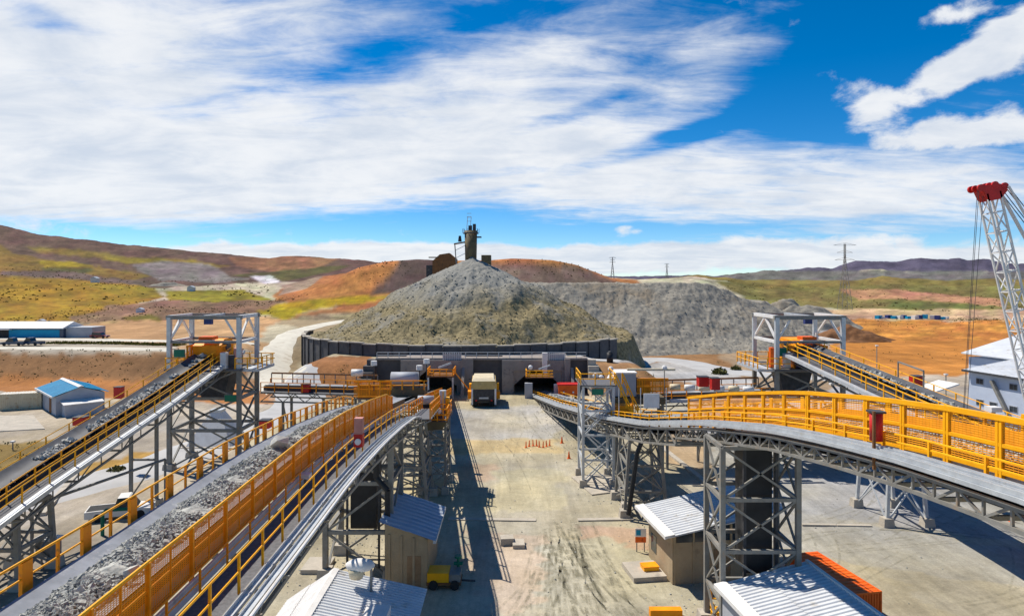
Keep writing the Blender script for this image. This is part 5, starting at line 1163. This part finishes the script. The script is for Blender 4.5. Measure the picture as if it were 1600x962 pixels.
bx(16.4, 27, 69.6, 70.0, 7.5, 7.8, 'pipe_rack', 'wallgrey', t)
p = at(1018, 625, 60.5); bx(p.x-.7, p.x+.7, p.y-.06, p.y+.06, p.z-.7, p.z+.6, 'notice_board', 'white', t)
for px in (967, 1001, 1041):
    p = at(px, 640, 62); piece('stanchion', V(p.x, 62, 6.8), V(p.x, 62, 10.2), .07, 'galv', t)

# hose cabinets and drums on the conveyors
G3 = 'red hose cabinets along the conveyors'
def cabinet(px, py, D, w, h, label, twoTone=False, stand=0):
    p = at(px, py, D); t = thing('hose_cabinet', label, 'cabinet', (p.x, p.y, p.z), G3)
    if stand: part(MB().tube(V(p.x, p.y, p.z), V(p.x, p.y, p.z+h), w/2, 14), 'drum', 'red', t, True)
    else: bx(p.x-w/2, p.x+w/2, p.y-w/2, p.y+w/2, p.z, p.z+h*(.45 if twoTone else 1), 'cabinet_body', 'red', t)
    if twoTone: bx(p.x-w*.47, p.x+w*.47, p.y-w*.47, p.y+w*.47, p.z+h*.45+.002, p.z+h, 'cover', 'pink', t); part(MB().tube(V(p.x, p.y-w/2-.06, p.z+h*.2), V(p.x, p.y-w/2, p.z+h*.2), w*.36, 12), 'hose_reel', 'white', t)
    else: bx(p.x-w*.55, p.x+w*.55, p.y-w*.55, p.y+w*.55, p.z+h, p.z+h+.07, 'lid', 'darksteel', t)
    if stand: piece('stand_post', V(p.x-w*.5, p.y-w*.6, p.z-stand), V(p.x-w*.5, p.y-w*.6, p.z+h+.1), .09, 'rust', t)
    return t
cabinet(561, 697, 26.3, .34, 1.12, 'pink capped red hose cabinet on the walkway of the left main conveyor', True)
cabinet(1369, 688, 25.2, .46, 1.05, 'red hose drum on a brown post in front of the right guard panels', stand=1.0)
cabinet(1377, 611, 58.5, .8, 1.2, 'red hose drum beside the rails of the outer right conveyor, left of two'); cabinet(1432, 606, 62, .9, 1.1, 'red hose drum behind the outer right conveyor belt, right of two')
cabinet(1098, 603, 68, 1.0, .95, 'dark red box on the right cross conveyor, left of the pair'); cabinet(1117, 608, 66, .8, 1.1, 'bright red box on the right cross conveyor, right of the pair')
cabinet(478, 612, 78, .9, .9, 'red box on the pipe run of the left cross conveyor'); cabinet(415, 668, 35., .5, .38, 'orange-red box on the far side of the left main conveyor rail')
cabinet(186, 622, 72, .75, 1.2, 'red box on the inner side of the far left conveyor near the workshop'); cabinet(127, 663, 62, 1.0, .7, 'red box beyond the far left conveyor in front of the lean-to'); cabinet(252, 616, 68, .7, .9, 'red box on the walkway of the far left conveyor')

# ------------------------------------------------------------------ lamps, signs, slabs, small things in the yard
def lamp(px, py, D, zb, label, big=False, group='lamp posts'):
    p = at(px, py, D); t = thing('lamp_post', label, 'lamp post', (p.x, p.y, zb), group)
    s = 1.6 if big else 1.
    piece('pole', V(p.x, p.y, zb), V(p.x, p.y, p.z-.05), .1*s**.3, 'steel', t)
    if big:
        part(MB().ball((p.x-.62, p.y+.1, p.z+.12), .82, .5, .34, 12, 8), 'lamp_hood', 'white', t, True); part(MB().tube(V(p.x-.85, p.y+.1, p.z-.55), V(p.x-.8, p.y+.1, p.z-.02), .36, 12, .5), 'lamp_drum', 'cream', t, True)
    else: bx(p.x-.2, p.x+.2, p.y-.2, p.y+.2, p.z-.05, p.z+.12, 'lamp_head', 'white', t)
    return t
lamp(580, 887, 36.4, 0, 'large white hooded lamp on a pole standing over the bottom left shed roof', True)
lamp(477, 744, 25.9, 12.0, 'dark square post with a white cap on the left conveyor walkway')
lamp(1552, 640, 25., 13.4, 'thin white topped lamp post rising from the right main conveyor near the right edge')
lamp(1300, 600, 61, 10.5, 'small white lamp box above the rails of the right outer conveyor, on a grey pole')
for px, py, D, lb in ((20, 690, 80, 'thin lamp pole standing in the sandy yard left of the far left conveyor'), (400, 585, 112, 'short lamp pole at the roadside beside the left transfer tower'), (1370, 540, 118, 'lone white lamp pole on the orange field'), (1478, 585, 92, 'thin lamp pole beside the pale plant building')):
    lamp(px, py, D, 0, lb)
def slab(px, py, w, d, h, m, label, name='slab', rz=0., z=0., cat='concrete slab'):
    p = gd(px, py, z); mb = MB().obox((p.x, p.y, z-.05), w, d, h+.05, rz); return single(mb, name, m, label, cat, (p.x, p.y, z))
slab(1006, 896, 2.3, 2.6, .35, 'conc', 'pale concrete slab on the ground left of the tan hut', rz=.15)
p = gd(1015, 888, .35); t = thing('yellow_box', 'yellow flat box lying on the concrete slab by the tan hut', 'box', (0, 0, 0)); part(MB().obox((0, 0, 0), 1.05, .8, .22), 'box_body', 'yellow', t); part(MB().obox((0, 0, .222), 1.1, .85, .07), 'lid', 'orange', t); place(t, (p.x, p.y, .355), .15)
slab(792, 849, 1.0, .9, .55, 'conc', 'left one of two low concrete blocks in the middle of the yard', 'concrete_block', .1); slab(810, 852, .9, 1.3, .3, 'conc', 'right and lower one of two low concrete blocks in the middle of the yard', 'concrete_block', .05)
slab(497, 886, 1.8, 2.2, .3, 'conc', 'pale slab under the left support tower, left of the hooded lamp')
slab(1040, 963, 1.9, .5, .5, 'orange', 'orange painted bar barrier lying at the bottom edge of the yard', 'barrier', cat='barrier')
# drain kerbs across the yard
def kerb(pts, w, h, m, label):
    P = [gd(*q) for q in pts]; t = thing('kerb', label, 'kerb', (P[0].x, P[0].y, 0), 'kerb lines across the yard')
    for a, b in zip(P[:-1], P[1:]):
        n = max(1, int((b-a).length/2.5))
        for i in range(n):
            u = a.lerp(b, (i+.01)/n); v_ = a.lerp(b, (i+.99)/n); part(MB().bar(u+V(0, 0, h/2-.05+.015*math.sin(i*3.)), v_+V(0, 0, h/2-.05+.015*math.sin(i*3.)), w, h+.1), 'kerb_stone', m, t)
kerb([(700, 811), (838, 813)], .55, .10, 'conc', 'left stretch of pale kerb stones across the middle of the yard')
kerb([(902, 813), (990, 811)], .55, .12, 'conc', 'middle stretch of pale kerb stones ending at the slanting leg footing')
kerb([(1252, 820), (1362, 822)], .35, .12, 'conc', 'right stretch of pale kerb stones ending at the two-panel trestle')
kerb([(1022, 690), (1128, 775)], .55, .22, 'conc', 'diagonal line of pale kerb stones behind the tan hut')
kerb([(66, 806), (120, 742)], .5, .3, 'conc', 'pale kerb line beside the road under the far left conveyor')
# sign board in front of the tan hut
p = gd(1001, 862); t = thing('sign_board', 'small white, blue and orange notice board on posts by the tan hut', 'sign', (p.x, p.y, 0))
for x in (-.28, .28): piece('post', p+V(x, .05, 0), p+V(x, .05, 1.75), .07, 'steel', t)
bx(p.x-.4, p.x+.4, p.y-.03, p.y, 1.15, 1.75, 'board', 'white', t); bx(p.x-.33, p.x+.0, p.y-.045, p.y-.031, 1.25, 1.65, 'blue_panel', 'blue', t); bx(p.x-.4, p.x+.4, p.y-.03, p.y, .72, 1.13, 'lower_board', 'redo', t)
# orange marker stakes
for i in range(8):
    p = gd(822+i*5.2+R.uniform(-1, 1), 697+R.uniform(-2, 2)); o = single(MB().tube(p, p+V(R.uniform(-.05, .05), 0, .75), .085, 6, .05).tube(p+V(0, 0, -.02), p+V(0, 0, .06), .17, 6), 'marker_stake', 'redo', ('leftmost', 'second', 'third', 'fourth', 'fifth', 'sixth', 'seventh', 'rightmost')[i]+' orange stake from the left in the row across the middle of the yard', 'marker', tuple(p), 'orange marker stakes')
for px, py, lb in ((878, 692, 'lone orange stake left of the stair tower, farther of two'), (889, 716, 'lone orange stake left of the stair tower, nearer of two'), (1581, 815, 'orange cone in the shadow at the far right of the yard')):
    p = gd(px, py); single(MB().tube(p, p+V(0, 0, .8), .16, 8, .05).box(p.x-.2, p.x+.2, p.y-.2, p.y+.2, -.02, .05), 'marker_stake', 'redo', lb, 'marker', tuple(p))
# black tank on the bank
p = V((953-800)/F*128, 128, 4.4); t = thing('water_tank', 'black upright tank on the bank right of the portal wall', 'tank', tuple(p)); part(MB().tube(p, p+V(0, 0, 2.1), .62, 16), 'tank_body', 'black', t, True); part(MB().tube(p+V(0, 0, 2.1), p+V(0, 0, 2.4), .6, 16, .2), 'lid', 'darksteel', t, True)
# compressor trailer in the shade, hydrant, pump
p = gd(695, 915); t = thing('compressor_trailer', 'yellow and grey compressor trailer in the conveyor shadow by the left hut', 'trailer', tuple(p))
bx(p.x-1.1, p.x+.3, p.y-.5, p.y+.8, .45, 1.05, 'engine_cover', 'yellow', t); bx(p.x-1.15, p.x+1.1, p.y-.55, p.y+.85, .28, .44, 'chassis', 'rust', t); bx(p.x+.32, p.x+1.05, p.y-.45, p.y+.75, .45, .95, 'generator', 'steel', t)
for x in (-.7, .7): part(MB().tube(p+V(x, -.65, .3), p+V(x, -.5, .3), .3, 12), 'wheel', 'tyre', t)
piece('tow_bar', p+V(1.1, .1, .36), p+V(2.0, .1, .3), .1, 'darksteel', t)
p = gd(716, 905); t = thing('hydrant', 'green hydrant valve standing in the conveyor shadow', 'hydrant', tuple(p)); part(MB().tube(p, p+V(0, 0, 1.5), .1, 8), 'standpipe', 'green', t); part(MB().tube(p+V(-.3, 0, 1.1), p+V(.3, 0, 1.1), .12, 8), 'valve', 'green', t); part(MB().tube(p+V(0, 0, 1.5), p+V(0, 0, 1.62), .25, 10), 'handwheel', 'green', t)
p = gd(178, 836); t = thing('pipe_manifold', 'dark green pipe hoop standing behind the left main conveyor rail', 'pipes', tuple(p)); part(MB().path([p+V(-.9, 0, 0), p+V(-.9, 0, 1.7), p+V(-.6, 0, 2.0), p+V(1.0, .3, 2.0), p+V(1.2, .3, 1.7), p+V(1.2, .3, 0)], .14, 8), 'pipe_hoop', 'green', t); part(MB().path([p+V(-.6, 0, 1.1), p+V(1., .3, 1.1)], .1, 8), 'cross_pipe', 'steel', t)
p = gd(76, 880); t = thing('junction_box', 'pale steel junction box on legs behind the left main conveyor rail', 'box', tuple(p)); bx(p.x-.65, p.x+.65, p.y-.4, p.y+.4, .6, 1.75, 'box_body', 'conc_d', t); part(MB().prism([(p.x-.75, p.y-.5, 1.76), (p.x+.75, p.y-.5, 1.76), (p.x+.75, p.y-.5, 1.86), (p.x-.75, p.y-.5, 1.95)], (0, 1., 0)), 'lid', 'white', t)
for x in (-.5, .5): piece('leg', p+V(x, 0, 0), p+V(x, 0, .6), .1, 'steel', t)
p = gd(50, 870); t = thing('bent_pipe', 'tall grey bent pipe rising beside the road left of the main conveyor', 'pipe', tuple(p)); part(MB().path([p, p+V(0, 0, 3.2), p+V(.5, 1.5, 3.8), p+V(4.0, 11, 4.2)], .12, 8), 'pipe_run', 'steel', t); piece('support', p+V(4.0, 11, 0), p+V(4.0, 11, 4.2), .15, 'steel', t)
t = thing('gate_frame', 'pale steel portal frame standing beside the outer right conveyor', 'frame', tuple(fq(1.25, 54.)))
a, b = fq(1.25, 54.), fq(1.25, 57.5)
for q in (a, b): piece('post', q, q+V(0, 0, 1.5), .09, 'steel', t)
piece('lintel', a+V(0, 0, 1.5), b+V(0, 0, 1.5), .12, 'steel', t)
# yellow railing at the corner of the bottom right shed
P = [gd(1100, 935, .0), gd(1098, 962, 0), V(12.5, 34, 0)]
t = thing('railing', 'yellow steel railing around the corner of the bottom right shed', 'railing', (11.4, 38, 0)); P = [V(13.2, 40.2, 0), V(11.6, 40.4, 0), V(11.5, 35.6, 0)]
rail(t, P, 'yellow', (1.5, 1.0, .5, .1), .05, .62, pr=.045)

# ------------------------------------------------------------------ shrubs and far clutter
def bush(c, r, h, n, mb):
    for i in range(n):
        a = R.uniform(0, 6.28); q = r*math.sqrt(R.random()); z = h*R.random()*(1-.5*q/r); s = R.uniform(.12, .3)*r
        p = V(c[0]+q*math.cos(a), c[1]+q*math.sin(a), c[2]+z); u = V(R.gauss(0, 1), R.gauss(0, 1), R.gauss(0, 1)).normalized()*s; w = V(R.gauss(0, 1), R.gauss(0, 1), R.gauss(0, 1)).normalized()*s*.7
        mb.add([p-u, p+w, p+u, p-w], [(0, 1, 2, 3)])
for px, D, r, h, lb in ((182, 71, .8, .6, 'round dark bush on the orange verge beside the far left road'), (1124, 146, 1.6, 1.5, 'dark bush on the bank left of the right transfer tower'), (1150, 152, 1.2, 1.2, 'smaller dark bush on the bank close to the right transfer tower'), (1172, 158, 1.3, 1.1, 'dark bush just behind the right transfer tower')):
    x, y = pxD(px, D); z = tz1(x, y); mb = MB(); bush((x, y, z), r, h, 260, mb); single(mb, 'bush', 'leaf', lb, 'bush', (x, y, z))
mb = MB()
for (px0, px1, D0, D1, n) in ((-60, 400, 131, 149, 90), (1320, 1640, 160, 330, 60), (1480, 1570, 335, 350, 40), (1120, 1330, 145, 200, 20), (460, 590, 113, 122, 14), (930, 1060, 113, 122, 14), (-60, 110, 70, 84, 20)):
    for i in range(n):
        px = R.uniform(px0, px1); D = R.uniform(D0, D1); x, y = pxD(px, D); bush((x, y, tz1(x, y)), R.uniform(.3, .8)*(2.2 if D > 330 else 1), R.uniform(.3, .7)*(2.5 if D > 330 else 1), 12, mb)
single(mb, 'shrubs', 'leaf', 'small dry shrubs scattered over the banks and the orange field', 'shrubs', (0, 0, 0), kind='stuff')
# row of far parked vehicles and huts by the sandy track
for i in range(14):
    px = 1372+i*8.3+R.uniform(-2, 2); D = 352+R.uniform(-4, 4); x, y = pxD(px, D); z = tz1(x, y)
    mb = MB().obox((x, y, z), R.uniform(1.8, 3.4), 2.2, R.uniform(1.2, 2.2), R.uniform(0, 1)); single(mb, 'parked_vehicle', ('blue', 'white', 'navy')[i % 3], ('leftmost', 'second', 'third', 'fourth', 'fifth', 'sixth', 'seventh', 'eighth', 'ninth', 'tenth', 'eleventh', 'twelfth', 'thirteenth', 'rightmost')[i]+' of the far parked vehicles by the sandy track, '+('bright blue', 'white', 'navy')[i % 3], 'vehicle', (x, y, z), 'far vehicles by the sandy track')
for px, D, lb in ((146, 640, 'tiny white hut alone on the far olive hillside'), (297, 520, 'tiny white hut beside the far green strip'), (217, 262, 'small white shelter on the brown slope above the left transfer tower'), (62, 238, 'small white tank on the slope behind the long blue store')):
    x, y = pxD(px, D); z = tz1(x, y); t = thing('far_hut', lb, 'hut', (x, y, z)); s = D/260
    bx(x-1.2*s, x+1.2*s, y, y+2*s, z-1, z+1.3*s, 'wall', 'white', t); part(MB().prism([(x-1.3*s, y-.1, z+1.3*s), (x, y-.1, z+1.9*s), (x+1.3*s, y-.1, z+1.3*s)], (0, 2.2*s, 0)), 'roof', 'galv', t)

# wheel tracks pressed into the yard
def track_material():
    m = bpy.data.materials.new('wheel_track_soil'); m.use_nodes = True; n = m.node_tree.nodes; l = m.node_tree.links; b = n['Principled BSDF']
    b.inputs['Base Color'].default_value = (.27, .245, .165, 1); b.inputs['Roughness'].default_value = .95
    g = n.new('ShaderNodeNewGeometry'); t = n.new('ShaderNodeTexNoise'); t.inputs['Scale'].default_value = .9; t.inputs['Detail'].default_value = 8; t.inputs['Roughness'].default_value = .75
    l.new(g.outputs['Position'], t.inputs['Vector']); r = n.new('ShaderNodeMapRange'); r.inputs[1].default_value = .42; r.inputs[2].default_value = .68; r.inputs[4].default_value = .42; l.new(t.outputs[0], r.inputs[0]); l.new(r.outputs[0], b.inputs['Alpha'])
    return m
M['track'] = track_material()
mb = MB()
def ribbon(pts, w):
    X = np.array([p[0] for p in pts]); Y = np.array([p[1] for p in pts]); secs = []
    for i in range(len(pts)):
        d = Vector((pts[min(i+1, len(pts)-1)][0]-pts[max(i-1, 0)][0], pts[min(i+1, len(pts)-1)][1]-pts[max(i-1, 0)][1], 0)).normalized(); s = Vector((d.y, -d.x, 0))*w/2
        p = Vector((*pts[i], 0)); q = [p-s, p+s]; zz = tz(np.array([v_.x for v_ in q]), np.array([v_.y for v_ in q])); secs.append([Vector((q[k].x, q[k].y, zz[k]+.035)) for k in (0, 1)])
    mb.loft(secs, closed=False)
for k in range(54):
    if k < 32: x = 3.2+R.gauss(0, .8); y0 = R.uniform(50, 57); L = R.uniform(12, 27); c = R.uniform(-.022, .022); a = math.pi+R.gauss(-.02, .12)
    elif k < 38: x = R.uniform(-2, 7); y0 = R.uniform(62, 80); L = R.uniform(12, 34); c = R.uniform(-.012, .012); a = R.gauss(-.05, .12)
    else: x = R.uniform(18, 34); y0 = R.uniform(34, 56); L = R.uniform(8, 20); c = R.uniform(-.05, .05); a = R.uniform(.6, 1.5)
    w = R.uniform(.12, .26)
    for off in (0, R.uniform(1.5, 2.0)):
        pts = []; px, py, th = x+off, y0, a
        for i in range(int(L/.8)): pts.append((px, py)); px += .8*math.sin(th); py += .8*math.cos(th); th += c
        ribbon(pts, w)
o = struct(mb, 'wheel_tracks', 'track')

q = gd(326, 700); t = thing('concrete_bin', 'pale tapering concrete bin standing behind the legs of the left transfer tower', 'bin', (q.x, q.y, 0))
part(MB().obox((q.x, q.y+2.5, 0), 5.6, 5.6, 4.0, 0, .22), 'bin_body', 'white', t); part(MB().obox((q.x, q.y+2.5, 4.0), 1.4, 1.4, .25), 'lid', 'galv', t)
part(MB().obox((q.x, q.y+2.5, -.05), 6.4, 6.2, .25), 'plinth', 'conc', t)
# spilled ore lying under and beside the conveyors
rs = np.random.RandomState(12); P_ = []
for k in range(3400):
    D = rs.uniform(34, 116); u = rs.rand()
    x = (-9.5-.05*D+rs.normal(0, 1.8)) if u < .5 else ((18-.108*D+rs.normal(0, 1.9)) if u < .93 else rs.uniform(-6, 30)); P_.append((x, D, 0.))
P_ = np.array(P_); P_[:, 2] = tz(P_[:, 0], P_[:, 1])+.02
single(rocks(P_, rs.uniform(.03, .11, len(P_)), 6), 'spilled_rock', 'ore', 'loose rock spilled on the yard below the conveyors', 'rocks', (0, 0, 0), kind='stuff')
mb = MB()
for (px0, px1, D0, D1, n, h) in ((-80, 430, 236, 330, 900, .9), (-80, 420, 420, 900, 1300, 2.0), (430, 700, 305, 342, 260, .9), (780, 960, 318, 345, 160, .9), (1000, 1640, 240, 420, 700, .8), (1120, 1640, 420, 1000, 1000, 2.0), (1320, 1640, 145, 240, 260, .5), (-80, 400, 131, 150, 300, .45)):
    PX_ = np.random.RandomState(n).uniform(px0, px1, n); DD = np.random.RandomState(n+1).uniform(D0, D1, n); XX = (PX_-800)/F*DD; ZZ = tz(XX, DD)
    den = fbm(XX/30, DD/30, 3)
    for x, y, z, dn in zip(XX, DD, ZZ, den):
        if dn < .06: continue
        s_ = h*.55*R.uniform(.4, 1.1)
        for q in range(3):
            a = R.uniform(0, 3.14); w = s_*R.uniform(.5, 1.1); c, e = math.cos(a)*w, math.sin(a)*w
            mb.add([(x-c, y-e, z-.1), (x+c, y+e, z-.1), (x+c*.5+R.uniform(-.2, .2)*s_, y+e*.5, z+s_*.7), (x-c*.6, y-e*.6, z+s_*.55)], [(0, 1, 2, 3)])
M['scrub'] = mat('dry_scrub', (.24, .18, .06), (.15, .115, .035), .3, .9)
single(mb, 'scrub', 'scrub', 'low dry scrub dotted over the hillsides and far plain', 'scrub', (0, 0, 0), kind='stuff')
